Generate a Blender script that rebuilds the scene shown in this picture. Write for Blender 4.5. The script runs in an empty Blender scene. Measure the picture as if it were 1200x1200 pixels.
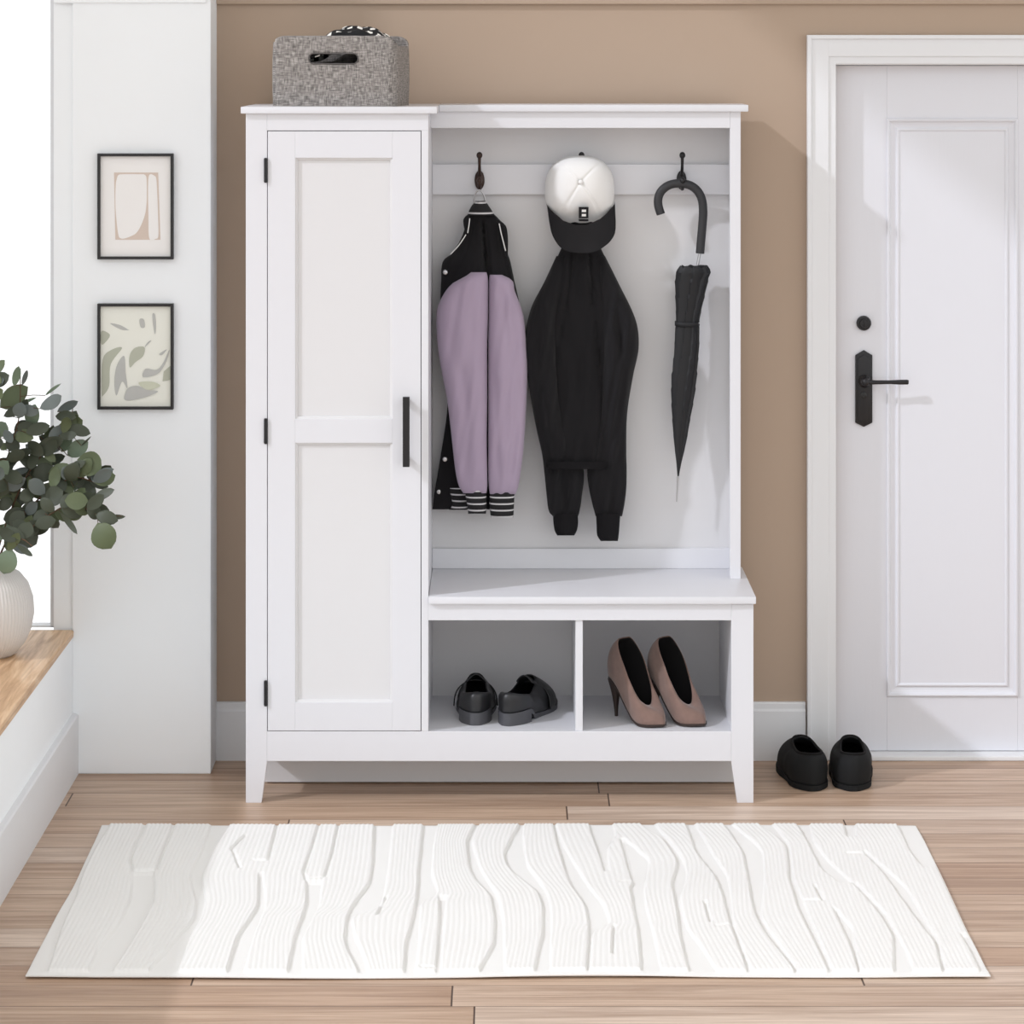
import bpy, bmesh, math, random
import numpy as np
from mathutils import Vector, Matrix
from mathutils.geometry import tessellate_polygon

random.seed(7)
COL = bpy.context.scene.collection
FL, DC, HC = 3224.0, 6.5, 1.776           # focal length in px, camera distance to cabinet front, eye height


def wx(px, Y=0.0): return (px - 592.0) / FL * (DC + Y)
def wz(py, Y=0.0): return HC - (py - 60.0) / FL * (DC + Y)
def W(px, py, Y=0.0): return Vector((wx(px, Y), Y, wz(py, Y)))


def lin(r, g, b):
    f = lambda c: ((c / 255.0 + 0.055) / 1.055) ** 2.4 if c > 10 else c / 255.0 / 12.92
    return (f(r), f(g), f(b), 1.0)


# ------------------------------------------------------------------ materials
def mat(name, color, rough=0.5, spec=0.5, metal=0.0, bump=None, var=None, sheen=0.0):
    """bump=(scale, strength, distance[, stretch]); var=(scale, amount) small colour variation of the thing itself"""
    m = bpy.data.materials.new(name); m.use_nodes = True
    nt = m.node_tree; b = nt.nodes['Principled BSDF']
    b.inputs['Base Color'].default_value = color
    b.inputs['Roughness'].default_value = rough
    b.inputs['Specular IOR Level'].default_value = spec
    b.inputs['Metallic'].default_value = metal
    if sheen: b.inputs['Sheen Weight'].default_value = sheen
    tc = nt.nodes.new('ShaderNodeTexCoord')
    if bump:
        mp = nt.nodes.new('ShaderNodeMapping')
        if len(bump) > 3: mp.inputs['Scale'].default_value = bump[3]
        nz = nt.nodes.new('ShaderNodeTexNoise'); nz.inputs['Scale'].default_value = bump[0]
        nz.inputs['Detail'].default_value = 6
        bp = nt.nodes.new('ShaderNodeBump'); bp.inputs['Strength'].default_value = bump[1]
        bp.inputs['Distance'].default_value = bump[2]
        nt.links.new(tc.outputs['Object'], mp.inputs['Vector'])
        nt.links.new(mp.outputs['Vector'], nz.inputs['Vector'])
        nt.links.new(nz.outputs['Fac'], bp.inputs['Height'])
        nt.links.new(bp.outputs['Normal'], b.inputs['Normal'])
    if var:
        nz = nt.nodes.new('ShaderNodeTexNoise'); nz.inputs['Scale'].default_value = var[0]
        nz.inputs['Detail'].default_value = 5
        mx = nt.nodes.new('ShaderNodeMix'); mx.data_type = 'RGBA'
        c = color; a = var[1]
        mx.inputs[6].default_value = (c[0] * (1 - a), c[1] * (1 - a), c[2] * (1 - a), 1)
        mx.inputs[7].default_value = (min(1, c[0] * (1 + a)), min(1, c[1] * (1 + a)), min(1, c[2] * (1 + a)), 1)
        nt.links.new(tc.outputs['Object'], nz.inputs['Vector'])
        nt.links.new(nz.outputs['Fac'], mx.inputs[0])
        nt.links.new(mx.outputs[2], b.inputs['Base Color'])
    return m


class NG:
    """tiny node-graph helper"""
    def __init__(s, name):
        s.m = bpy.data.materials.new(name); s.m.use_nodes = True
        s.nt = s.m.node_tree; s.b = s.nt.nodes['Principled BSDF']
        s.tc = s.nt.nodes.new('ShaderNodeTexCoord')
    def lk(s, a, b): s.nt.links.new(a, b)
    def val(s, sock, v):
        if hasattr(v, 'is_output'): s.lk(v, sock)
        else: sock.default_value = v
    def math(s, op, a, b=0.0, c=0.0):
        n = s.nt.nodes.new('ShaderNodeMath'); n.operation = op
        s.val(n.inputs[0], a); s.val(n.inputs[1], b); s.val(n.inputs[2], c)
        return n.outputs[0]
    def sep(s, v):
        n = s.nt.nodes.new('ShaderNodeSeparateXYZ'); s.lk(v, n.inputs[0]); return n.outputs
    def comb(s, x, y, z=0.0):
        n = s.nt.nodes.new('ShaderNodeCombineXYZ')
        s.val(n.inputs[0], x); s.val(n.inputs[1], y); s.val(n.inputs[2], z); return n.outputs[0]
    def white(s, v):
        n = s.nt.nodes.new('ShaderNodeTexWhiteNoise'); n.noise_dimensions = '3D'; s.lk(v, n.inputs['Vector']); return n.outputs[0]
    def noise(s, v, scale, detail=4, rough=0.5, dist=0.0):
        n = s.nt.nodes.new('ShaderNodeTexNoise'); s.lk(v, n.inputs['Vector'])
        n.inputs['Scale'].default_value = scale; n.inputs['Detail'].default_value = detail
        n.inputs['Roughness'].default_value = rough; n.inputs['Distortion'].default_value = dist
        return n.outputs['Fac']
    def mapr(s, v, a, b, c, d):
        n = s.nt.nodes.new('ShaderNodeMapRange'); s.val(n.inputs[0], v)
        for i, q in enumerate((a, b, c, d)): n.inputs[i + 1].default_value = q
        return n.outputs[0]
    def mix(s, f, a, b, mode='MIX'):
        n = s.nt.nodes.new('ShaderNodeMix'); n.data_type = 'RGBA'; n.blend_type = mode
        s.val(n.inputs[0], f); s.val(n.inputs[6], a); s.val(n.inputs[7], b); return n.outputs[2]
    def ramp(s, f, stops):
        n = s.nt.nodes.new('ShaderNodeValToRGB'); s.lk(f, n.inputs[0])
        e = n.color_ramp.elements
        while len(e) < len(stops): e.new(0.5)
        for i, (p, c) in enumerate(stops): e[i].position = p; e[i].color = c
        return n.outputs[0]
    def bump(s, h, strength, dist):
        n = s.nt.nodes.new('ShaderNodeBump'); s.lk(h, n.inputs['Height'])
        n.inputs['Strength'].default_value = strength; n.inputs['Distance'].default_value = dist
        s.lk(n.outputs['Normal'], s.b.inputs['Normal'])


def floor_material():
    g = NG('oak_planks'); xyz = g.sep(g.tc.outputs['Object'])
    wdt, lng = 0.113, 1.28
    y = g.math('ADD', xyz[1], 20.03); x = g.math('ADD', xyz[0], 20.0)
    yr = g.math('DIVIDE', y, wdt); row = g.math('FLOOR', yr); fy = g.math('FRACT', yr)
    off = g.white(g.comb(row, 3.3))
    xr = g.math('ADD', g.math('DIVIDE', x, lng), g.math('MULTIPLY', off, 7.0))
    col = g.math('FLOOR', xr); fx = g.math('FRACT', xr)
    pid = g.white(g.comb(row, col, 1.7)); pid2 = g.white(g.comb(row, col, 9.1))
    gv = g.comb(g.math('ADD', g.math('MULTIPLY', x, 0.9), g.math('MULTIPLY', pid, 40.0)), g.math('MULTIPLY', y, 16.0), g.math('MULTIPLY', pid2, 30.0))
    grain = g.noise(gv, 1.6, 8, 0.62, 0.6)
    gv2 = g.comb(g.math('ADD', g.math('MULTIPLY', x, 2.0), g.math('MULTIPLY', pid, 11.0)), g.math('MULTIPLY', y, 110.0), pid)
    fine = g.noise(gv2, 2.0, 6, 0.6)
    base = g.ramp(pid, [(0.0, lin(188, 157, 132)), (0.35, lin(208, 183, 160)), (0.7, lin(200, 172, 148)), (1.0, lin(222, 202, 184))])
    dark = g.mix(1.0, base, (0.50, 0.42, 0.37, 1), 'MULTIPLY')
    c1 = g.mix(g.mapr(grain, 0.42, 0.72, 0.0, 0.85), base, dark)
    c2 = g.mix(g.mapr(fine, 0.42, 0.7, 0.0, 0.6), c1, dark)
    ey = g.math('MINIMUM', fy, g.math('SUBTRACT', 1.0, fy))
    ex = g.math('MINIMUM', fx, g.math('SUBTRACT', 1.0, fx))
    gy = g.math('MULTIPLY', g.mapr(ey, 0.004, 0.022, 1.0, 0.0), g.mapr(g.white(g.comb(row, 8.8)), 0.0, 1.0, 0.3, 0.85))
    gx = g.mapr(ex, 0.0008, 0.0018, 1.0, 0.0)
    gap = g.math('MAXIMUM', gx, gy)
    c3 = g.mix(gap, c2, lin(70, 50, 38))
    g.lk(c3, g.b.inputs['Base Color'])
    g.lk(g.mapr(fine, 0.3, 0.8, 0.34, 0.48), g.b.inputs['Roughness'])
    g.b.inputs['Specular IOR Level'].default_value = 0.4
    g.bump(g.math('SUBTRACT', g.math('MULTIPLY', fine, 0.15), gap), 0.35, 0.0015)
    return g.m


def sill_material():
    g = NG('sill_oak'); xyz = g.sep(g.tc.outputs['Object'])
    v = g.comb(g.math('MULTIPLY', xyz[0], 14.0), g.math('MULTIPLY', xyz[1], 1.6), g.math('MULTIPLY', xyz[2], 14.0))
    n1 = g.noise(v, 2.2, 8, 0.6, 1.2)
    v2 = g.comb(g.math('MULTIPLY', xyz[0], 120.0), g.math('MULTIPLY', xyz[1], 4.0), g.math('MULTIPLY', xyz[2], 120.0))
    n2 = g.noise(v2, 1.5, 5)
    c = g.ramp(n1, [(0.3, lin(172, 134, 98)), (0.5, lin(208, 172, 134)), (0.7, lin(228, 198, 164))])
    c = g.mix(g.mapr(n2, 0.45, 0.75, 0, 0.35), c, lin(130, 88, 55))
    g.lk(c, g.b.inputs['Base Color']); g.b.inputs['Roughness'].default_value = 0.45
    g.bump(n2, 0.15, 0.001)
    return g.m


def basket_material():
    g = NG('woven_grey'); xyz = g.sep(g.tc.outputs['Object'])
    ang = g.math('ADD', xyz[0], xyz[1])
    a = g.math('SINE', g.math('MULTIPLY', ang, 1900.0)); b = g.math('SINE', g.math('MULTIPLY', xyz[2], 1900.0))
    w = g.math('MULTIPLY', a, b)
    n = g.noise(g.comb(g.math('MULTIPLY', ang, 60.0), g.math('MULTIPLY', xyz[2], 420.0)), 1.0, 3)
    n2 = g.noise(g.comb(g.math('MULTIPLY', ang, 420.0), g.math('MULTIPLY', xyz[2], 60.0)), 1.0, 3)
    t = g.math('ADD', g.math('MULTIPLY', w, 0.18), g.math('MULTIPLY', g.math('ADD', n, n2), 0.5))
    c = g.ramp(t, [(0.34, lin(60, 58, 57)), (0.5, lin(128, 122, 118)), (0.66, lin(196, 190, 184))])
    g.lk(c, g.b.inputs['Base Color']); g.b.inputs['Roughness'].default_value = 0.9
    g.bump(t, 0.5, 0.002)
    return g.m


def check_material():
    g = NG('black_white_check'); xyz = g.sep(g.tc.outputs['Object'])
    k = 1.0 / 0.0200
    fx = g.math('GREATER_THAN', g.math('FRACT', g.math('MULTIPLY', xyz[0], k / 1.2)), 0.5)
    fy = g.math('GREATER_THAN', g.math('FRACT', g.math('MULTIPLY', xyz[1], k)), 0.5)
    s = g.math('ADD', fx, fy)
    c = g.ramp(g.math('MULTIPLY', s, 0.5), [(0.0, lin(240, 238, 232)), (0.5, lin(24, 24, 26)), (1.0, lin(20, 20, 22))])
    g.lk(c, g.b.inputs['Base Color']); g.b.inputs['Roughness'].default_value = 0.9
    return g.m


def stripe_material(period, offset, width=0.28):
    g = NG('striped_knit'); xyz = g.sep(g.tc.outputs['Object'])
    f = g.math('FRACT', g.math('DIVIDE', g.math('ADD', xyz[2], offset), period))
    s = g.math('LESS_THAN', f, width)
    rib = g.math('SINE', g.math('MULTIPLY', xyz[0], 2200.0))
    c = g.mix(s, lin(28, 27, 29), lin(205, 203, 205))
    g.lk(c, g.b.inputs['Base Color']); g.b.inputs['Roughness'].default_value = 0.9
    g.bump(rib, 0.3, 0.001)
    return g.m


def leaf_material(name, c):
    g = NG(name)
    n = g.noise(g.tc.outputs['Object'], 14.0, 3)
    a = (c[0] * 0.75, c[1] * 0.8, c[2] * 0.75, 1)
    b = (min(1, c[0] * 1.25), min(1, c[1] * 1.2), min(1, c[2] * 1.2), 1)
    g.lk(g.mix(n, a, b), g.b.inputs['Base Color']); g.b.inputs['Roughness'].default_value = 0.5
    g.b.inputs['Specular IOR Level'].default_value = 0.4
    return g.m


def rug_material():
    g = NG('cream_wool'); n = g.noise(g.tc.outputs['Object'], 700.0, 3)
    g.b.inputs['Base Color'].default_value = lin(238, 237, 234); g.b.inputs['Roughness'].default_value = 0.95
    g.b.inputs['Sheen Weight'].default_value = 0.15
    g.bump(n, 0.35, 0.002)
    return g.m


M = dict(
    white=mat('white_lacquer', lin(221, 221, 225), 0.38, 0.4, bump=(9, 0.06, 0.002, (1, 1, 6))),
    panelw=mat('white_panel', lin(219, 218, 219), 0.5, 0.3, bump=(4, 0.12, 0.002, (1, 1, 14))),
    doorw=mat('white_door_paint', lin(221, 222, 228), 0.4, 0.4, bump=(6, 0.15, 0.002, (14, 1, 1))),
    plaster=mat('white_plaster', lin(246, 249, 251), 0.85, 0.2, bump=(30, 0.05, 0.002)),
    tan=mat('tan_wall_paint', lin(178, 158, 140), 0.9, 0.2, bump=(40, 0.05, 0.002)),
    trimw=mat('white_trim', lin(228, 229, 231), 0.5, 0.3),
    black=mat('black_metal', lin(34, 33, 35), 0.38, 0.5, 0.3),
    bronze=mat('dark_bronze', lin(62, 46, 40), 0.4, 0.5, 0.5),
    frame=mat('black_frame', lin(26, 25, 26), 0.45, 0.5),
    gap=mat('dark_edge', lin(120, 118, 120), 0.8, 0.2),
    blackcloth=mat('black_wool', lin(29, 28, 30), 0.92, 0.15, bump=(900, 0.35, 0.001), sheen=0.08),
    blacksatin=mat('black_nylon', lin(32, 32, 34), 0.6, 0.35, bump=(350, 0.1, 0.001)),
    mauve=mat('mauve_wool', lin(168, 152, 172), 0.92, 0.2, bump=(900, 0.25, 0.001), sheen=0.2),
    stripe=stripe_material(0.0158, 0.0, 0.24),
    stripe2=stripe_material(0.0260, 0.003, 0.16),
    whitecloth=mat('white_twill', lin(236, 235, 233), 0.85, 0.2, bump=(500, 0.15, 0.001)),
    capblack=mat('black_twill', lin(36, 35, 37), 0.85, 0.2, bump=(500, 0.2, 0.001)),
    silver=mat('brushed_steel', lin(190, 190, 192), 0.3, 0.5, 0.9),
    rubber=mat('black_grip', lin(48, 48, 50), 0.55, 0.4),
    leather=mat('black_leather', lin(32, 32, 34), 0.42, 0.5, bump=(200, 0.08, 0.001)),
    sole=mat('grey_sole', lin(78, 78, 82), 0.5, 0.4),
    lining=mat('black_lining', lin(20, 19, 20), 0.85, 0.2),
    suede=mat('taupe_suede', lin(130, 106, 97), 0.95, 0.15, bump=(500, 0.3, 0.001), var=(30, 0.3), sheen=0.3),
    heelm=mat('dark_heel', lin(52, 40, 36), 0.5, 0.4),
    canvas=mat('black_canvas', lin(26, 27, 28), 0.8, 0.25, bump=(300, 0.1, 0.001)),
    ceramic=mat('grey_ceramic', lin(212, 208, 204), 0.7, 0.3),
    bark=mat('brown_stem', lin(92, 72, 56), 0.8, 0.2),
    paper=mat('white_paper', lin(244, 242, 240), 0.8, 0.2),
    paper2=mat('cream_paper', lin(240, 240, 230), 0.8, 0.2),
    beige=mat('beige_ink', lin(216, 200, 188), 0.8, 0.2),
    beige2=mat('taupe_ink', lin(186, 176, 168), 0.8, 0.2),
    sage=mat('sage_ink', lin(188, 190, 174), 0.8, 0.2),
    sage2=mat('grey_ink', lin(192, 192, 188), 0.8, 0.2),
    floor=floor_material(), sillm=sill_material(), basket=basket_material(), check=check_material(), rug=rug_material(),
    leaf0=leaf_material('leaf_dark', lin(64, 70, 56)),
    leaf1=leaf_material('leaf_olive', lin(88, 98, 70)),
    leaf2=leaf_material('leaf_sage', lin(114, 130, 110)),
    leaf3=leaf_material('leaf_bluegrey', lin(100, 108, 106)),
)
gl = bpy.data.materials.new('clear_glass'); gl.use_nodes = True
_b = gl.node_tree.nodes['Principled BSDF']
_b.inputs['Base Color'].default_value = (1, 1, 1, 1); _b.inputs['Roughness'].default_value = 0.02
_b.inputs['Alpha'].default_value = 0.06; _b.inputs['IOR'].default_value = 1.3
M['glass'] = gl


# ------------------------------------------------------------------ mesh helpers
def ring_profile(b, x0, x1, z0, z1, prof, mi=0):
    """mitred moulding round a rectangle; prof = [(inset, y)], last pair closed with a flat field"""
    rows = [[(x0 + i, y, z0 + i), (x1 - i, y, z0 + i), (x1 - i, y, z1 - i), (x0 + i, y, z1 - i)] for i, y in prof]
    b.grid(rows, True, False, mi)
    b.add(rows[-1], [(0, 1, 2, 3)], mi)


class MB:
    def __init__(s): s.v = []; s.f = []; s.mi = []
    def add(s, vs, fs, mi=0):
        o = len(s.v); s.v += [tuple(v) for v in vs]
        s.f += [tuple(i + o for i in f) for f in fs]; s.mi += [mi] * len(fs); return s
    def bm(s, b, mi=0):
        b.verts.ensure_lookup_table()
        s.add([v.co[:] for v in b.verts], [[v.index for v in f.verts] for f in b.faces], mi); b.free(); return s
    def box(s, x0, x1, y0, y1, z0, z1, bev=0.0015, mi=0):
        b = bmesh.new(); bmesh.ops.create_cube(b, size=1)
        for v in b.verts:
            v.co = Vector((x0 + (v.co.x + .5) * (x1 - x0), y0 + (v.co.y + .5) * (y1 - y0), z0 + (v.co.z + .5) * (z1 - z0)))
        if bev: bmesh.ops.bevel(b, geom=b.edges[:], offset=min(bev, 0.45 * min(x1 - x0, y1 - y0, z1 - z0)), segments=2, affect='EDGES', profile=0.6)
        b.verts.index_update(); return s.bm(b, mi)
    def prism(s, pts, axis, a, c, bev=0.0, mi=0):
        """polygon pts (2D) extruded along axis from a to c; axis 'y': pts=(x,z); 'x': (y,z); 'z': (x,y)"""
        b = bmesh.new()
        def P(p, t):
            return {'y': (p[0], t, p[1]), 'x': (t, p[0], p[1]), 'z': (p[0], p[1], t)}[axis]
        A = [b.verts.new(P(p, a)) for p in pts]; C = [b.verts.new(P(p, c)) for p in pts]
        n = len(pts)
        b.faces.new(A); b.faces.new(C[::-1])
        for i in range(n): b.faces.new((A[i], C[i], C[(i + 1) % n], A[(i + 1) % n]))
        bmesh.ops.recalc_face_normals(b, faces=b.faces[:])
        if bev: bmesh.ops.bevel(b, geom=b.edges[:], offset=bev, segments=2, affect='EDGES', profile=0.6)
        bmesh.ops.triangulate(b, faces=[f for f in b.faces if len(f.verts) > 4])
        b.verts.index_update(); return s.bm(b, mi)
    def grid(s, rows, closed=False, caps=False, mi=0):
        n = len(rows[0]); vs = [p for r in rows for p in r]; fs = []
        for i in range(len(rows) - 1):
            for j in range(n if closed else n - 1):
                k = (j + 1) % n
                fs.append((i * n + j, i * n + k, (i + 1) * n + k, (i + 1) * n + j))
        if caps:
            fs.append(tuple(range(n))[::-1]); fs.append(tuple((len(rows) - 1) * n + j for j in range(n)))
        return s.add(vs, fs, mi)
    def tube(s, pts, r, n=12, mi=0, smoothn=0):
        pts = [Vector(p) for p in pts]
        rs = r if isinstance(r, (list, tuple)) else [r] * len(pts)
        if smoothn: pts, rs = spline(pts, rs, smoothn)
        rows = []; up = None
        for i, p in enumerate(pts):
            t = (pts[min(i + 1, len(pts) - 1)] - pts[max(i - 1, 0)]).normalized()
            if up is None:
                up = Vector((0, 0, 1)) if abs(t.z) < .9 else Vector((0, 1, 0))
            a = t.cross(up)
            if a.length < 1e-4: a = t.orthogonal()
            a.normalize(); u = a.cross(t).normalized(); up = u
            rows.append([p + (a * math.cos(q) + u * math.sin(q)) * rs[i] for q in [2 * math.pi * k / n for k in range(n)]])
        return s.grid(rows, True, True, mi)
    def lathe(s, prof, c, n=48, rib=None, mi=0, axis='z'):
        rows = []
        for (r, h) in prof:
            row = []
            for k in range(n):
                q = 2 * math.pi * k / n; rr = r * (1 + (rib[0] * math.cos(q * rib[1]) if rib else 0))
                if axis == 'z': row.append((c[0] + rr * math.cos(q), c[1] + rr * math.sin(q), c[2] + h))
                else: row.append((c[0] + rr * math.cos(q), c[1] + h, c[2] + rr * math.sin(q)))
            rows.append(row)
        return s.grid(rows, True, True, mi)
    def ell(s, c, rx, ry, rz, n=20, m=12, mi=0):
        rows = []
        for i in range(m + 1):
            t = math.pi * (0.02 + 0.96 * i / m)
            rows.append([(c[0] + rx * math.sin(t) * math.cos(q), c[1] + ry * math.sin(t) * math.sin(q), c[2] + rz * math.cos(t)) for q in [2 * math.pi * k / n for k in range(n)]])
        return s.grid(rows, True, True, mi)
    def build(s, name, mats, parent=None, smooth=False, angle=40):
        me = bpy.data.meshes.new(name); me.from_pydata(s.v, [], s.f); me.update()
        if not isinstance(mats, (list, tuple)): mats = [mats]
        for m in mats: me.materials.append(m)
        me.polygons.foreach_set('material_index', s.mi)
        b = bmesh.new(); b.from_mesh(me); bmesh.ops.recalc_face_normals(b, faces=b.faces[:]); b.to_mesh(me); b.free()
        if smooth:
            me.polygons.foreach_set('use_smooth', [True] * len(me.polygons))
            me.set_sharp_from_angle(angle=math.radians(angle))
        o = bpy.data.objects.new(name, me); COL.objects.link(o)
        if parent is not None:
            p = parent; off = Vector((0, 0, 0))
            o.parent = p; o.matrix_parent_inverse = world_of(p).inverted()
        return o


def world_of(o):
    m = o.matrix_basis.copy()
    if o.parent is not None: m = world_of(o.parent) @ o.matrix_parent_inverse @ m
    return m


def spline(pts, rs, k):
    P = []; R = []; n = len(pts)
    for i in range(n - 1):
        p0, p1, p2, p3 = pts[max(i - 1, 0)], pts[i], pts[i + 1], pts[min(i + 2, n - 1)]
        for j in range(k):
            t = j / k
            P.append(0.5 * ((2 * p1) + (p2 - p0) * t + (2 * p0 - 5 * p1 + 4 * p2 - p3) * t * t + (3 * p1 - p0 - 3 * p2 + p3) * t ** 3))
            R.append(rs[i] * (1 - t) + rs[i + 1] * t)
    P.append(pts[-1]); R.append(rs[-1]); return P, R


def sm(xs, ys, x):
    """smooth (monotone-ish) interpolation of a table"""
    if x <= xs[0]: return ys[0]
    if x >= xs[-1]: return ys[-1]
    i = max(j for j in range(len(xs) - 1) if xs[j] <= x)
    t = (x - xs[i]) / (xs[i + 1] - xs[i])
    m = lambda j: 0.0 if j <= 0 or j >= len(xs) - 1 else (ys[j + 1] - ys[j - 1]) / (xs[j + 1] - xs[j - 1])
    m0 = m(i) if i > 0 else (ys[1] - ys[0]) / (xs[1] - xs[0]); m1 = m(i + 1) if i + 1 < len(xs) - 1 else (ys[-1] - ys[-2]) / (xs[-1] - xs[-2])
    h = xs[i + 1] - xs[i]
    return (2 * t**3 - 3 * t**2 + 1) * ys[i] + (t**3 - 2 * t**2 + t) * h * m0 + (-2 * t**3 + 3 * t**2) * ys[i + 1] + (t**3 - t**2) * h * m1


def thing(name, label, cat, loc=(0, 0, 0), group=None, rz=0.0):
    o = bpy.data.objects.new(name, None); COL.objects.link(o); o.location = loc; o.rotation_euler = (0, 0, rz)
    o.empty_display_size = 0.05
    o['label'] = label; o['category'] = cat
    if group: o['group'] = group
    return o


def tag(o, label, cat, group=None):
    o['label'] = label; o['category'] = cat
    if group: o['group'] = group
    return o


def struct(o): o['kind'] = 'structure'; return o


# ------------------------------------------------------------------ the room
YW, YP = 0.40, 0.26                                 # back wall, front of the white pillar
XL, XO = -1.063, -1.36                              # face of the low wall, outer window plane
CEIL = 3.75; HEAD = 3.5

struct(MB().box(-3.2, 3.6, -8.5, 1.2, -0.05, 0.0, 0).build('floor', M['floor']))
RX0, RX1, RZ1 = wx(978, YW), wx(1466, YW), wz(75.5, YW)          # the door opening
struct(MB().box(-0.74, RX0, YW, YW + 0.12, 0, CEIL, 0).box(RX1, 3.6, YW, YW + 0.12, 0, CEIL, 0)
       .box(RX0, RX1, YW, YW + 0.12, RZ1, CEIL, 0).build('wall_back', M['tan']))
struct(MB().box(XO, -1.111, YP, YP + 0.1, 0, 0.334, 0).box(-1.111, -1.064, YP + .008, YW + .12, 0, CEIL, 0.001).box(-1.064, -0.7235, YP, YW + 0.12, 0, CEIL, 0.003)
       .box(XO, -1.111, YP, YP + 0.1, HEAD, CEIL, 0).build('wall_corner', M['plaster']))
# low wall below the sill, the window head above it, the solid jamb past the end of the window
struct(MB().box(XO - 0.06, XL, -7.0, YP, 0, 0.334, 0).build('wall_left', M['plaster']))
struct(MB().box(XO - 0.06, XO, -0.18, YP + 0.1, 0.354, HEAD, 0).build('wall_left_pier', M['plaster']))
struct(MB().box(XO - 0.06, XL, -7.0, YP, HEAD, CEIL, 0).build('wall_left_header', M['plaster']))
struct(MB().box(XO - 0.06, XO, -7.0, -5.6, 0.354, HEAD, 0).build('wall_left_end', M['plaster']))
struct(MB().box(XO - 0.06, 3.6, -2.6, YW + 0.12, CEIL, CEIL + 0.05, 0).build('ceiling', M['plaster']))
w2 = struct(MB().box(XO, XO + .012, YP + .03, YP + .07, .354, HEAD, 0.001).box(-1.1225, -1.111, YP + .03, YP + .07, .354, HEAD, 0.001)
            .box(XO, -1.111, YP + .03, YP + .07, HEAD - .03, HEAD, 0.001).box(XO, -1.111, YP + .03, YP + .07, 0.354, .358, 0.001).build('window_2', M['trimw']))
MB().box(XO + .010, -1.1215, YP + .048, YP + .052, .356, HEAD - .028, 0).build('pane', M['glass'], w2)
w1 = struct(MB().box(XO - .045, XO - .015, -5.6, -.18, .354, .385, 0.001).box(XO - .045, XO - .015, -5.6, -.18, HEAD - .03, HEAD, 0.001)
            .box(XO - .045, XO - .015, -.21, -.18, .385, HEAD - .03, 0.001).box(XO - .045, XO - .015, -5.6, -5.57, .385, HEAD - .03, 0.001).build('window_1', M['trimw']))
# sill board
b = MB()
b.prism([(XO - .058, .334), (XL - .008 + .006, .334), (XL + .002, .337), (XL + .003, .350), (XL - .001, .354), (XO - .058, .354)], 'y', -6.9, YP - .001, 0)
struct(b.build('trim_1', M['sillm']))
# baseboards
def board_profile(h, t): return [(0, 0), (-t, 0), (-t, h - .022), (-t * .82, h - .016), (-t * .82, h - .004), (-t * .6, h), (0, h)]
pr = board_profile(.1455, .0147)
struct(MB().prism([(YW + y, z) for y, z in pr], 'x', -0.7235, 0.752).build('baseboard_back', M['trimw']))
pl = [(XL, 0), (XL + .0147, 0), (XL + .0147, .1445), (XL + .011, .148), (XL, .150)]
struct(MB().prism(pl, 'y', -6.9, YP - .0005).build('baseboard_left', M['trimw']))
# picture rail near the top of the frame
struct(MB().box(-0.7235, 3.6, YW - .012, YW, wz(5, .39), wz(5, .39) + .05, .003).build('trim_2', M['tan']))
struct(MB().box(-1.109, -0.7335, YP - .008, YP, wz(3.5, .25), wz(3.5, .25) + .05, .003).build('trim_3', M['plaster']))

# door casing and door
cx0, cz1 = wx(945, YW), wz(41, YW)
dx0 = wx(979, YW); dz1 = wz(76, YW)
DW = wx(1465, YW) - dx0
dx1 = dx0 + DW; cx1 = dx1 + (dx0 - cx0)
b = MB()
def casing(b, inset, y0, w):
    xa, xb, zt = cx0 + inset, cx1 - inset, cz1 - inset
    b.box(xa, xa + w, y0, YW, 0, zt, .002); b.box(xb - w, xb, y0, YW, 0, zt, .002)
    b.box(xa + w - .002, xb - w + .002, y0, YW, zt - w, zt, .002)
cw = dx0 - cx0
casing(b, 0, YW - .024, .010); casing(b, .008, YW - .017, .046); casing(b, .052, YW - .012, cw - .052)
struct(b.build('trim_4', M['trimw']))
struct(MB().box(dx0 - .004, dx1 + .004, YW - .018, YW + .10, 0, .012, .003).build('trim_5', M['trimw']))   # threshold

YD = YW + .038                                       # door face
dr = MB()
dz1 = RZ1 - .001
dr.box(dx0 + .001, dx1 - .001, YD, YD + .036, .013, dz1, 0)
colsx = [(wx(1039, YD), wx(1192, YD)), (wx(1252, YD), wx(1405, YD))]
pz0, pz1 = wz(815, YD), wz(139, YD)
# stiles and rails of the leaf stand proud
dr.box(dx0 + .003, colsx[0][0], YD - .006, YD + .001, 0.0135, dz1 - .002, .001)
dr.box(colsx[0][1], colsx[1][0], YD - .006, YD + .001, 0.0135, dz1 - .002, .001)
dr.box(colsx[1][1], dx1 - .003, YD - .006, YD + .001, 0.0135, dz1 - .002, .001)
for (a, c) in colsx:
    dr.box(a, c, YD - .006, YD + .001, 0.0135, pz0, .001); dr.box(a, c, YD - .006, YD + .001, pz1, dz1 - .002, .001)
    # moulding ring: raised round bead, a cove, a second bead, then the flat field
    ring_profile(dr, a - .001, c + .001, pz0 - .001, pz1 + .001, [(0, YD), (0, YD - .008), (.0015, YD - .0108), (.004, YD - .0118), (.0068, YD - .0108), (.0085, YD - .008), (.0105, YD - .0055),
        (.016, YD - .0035), (.022, YD - .0025), (.024, YD - .0025), (.0255, YD - .0055), (.0285, YD - .0065), (.0315, YD - .0055), (.033, YD - .003), (.037, YD - .003)])
door = struct(dr.build('door_1', M['doorw']))
YF = YD - .006
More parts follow.
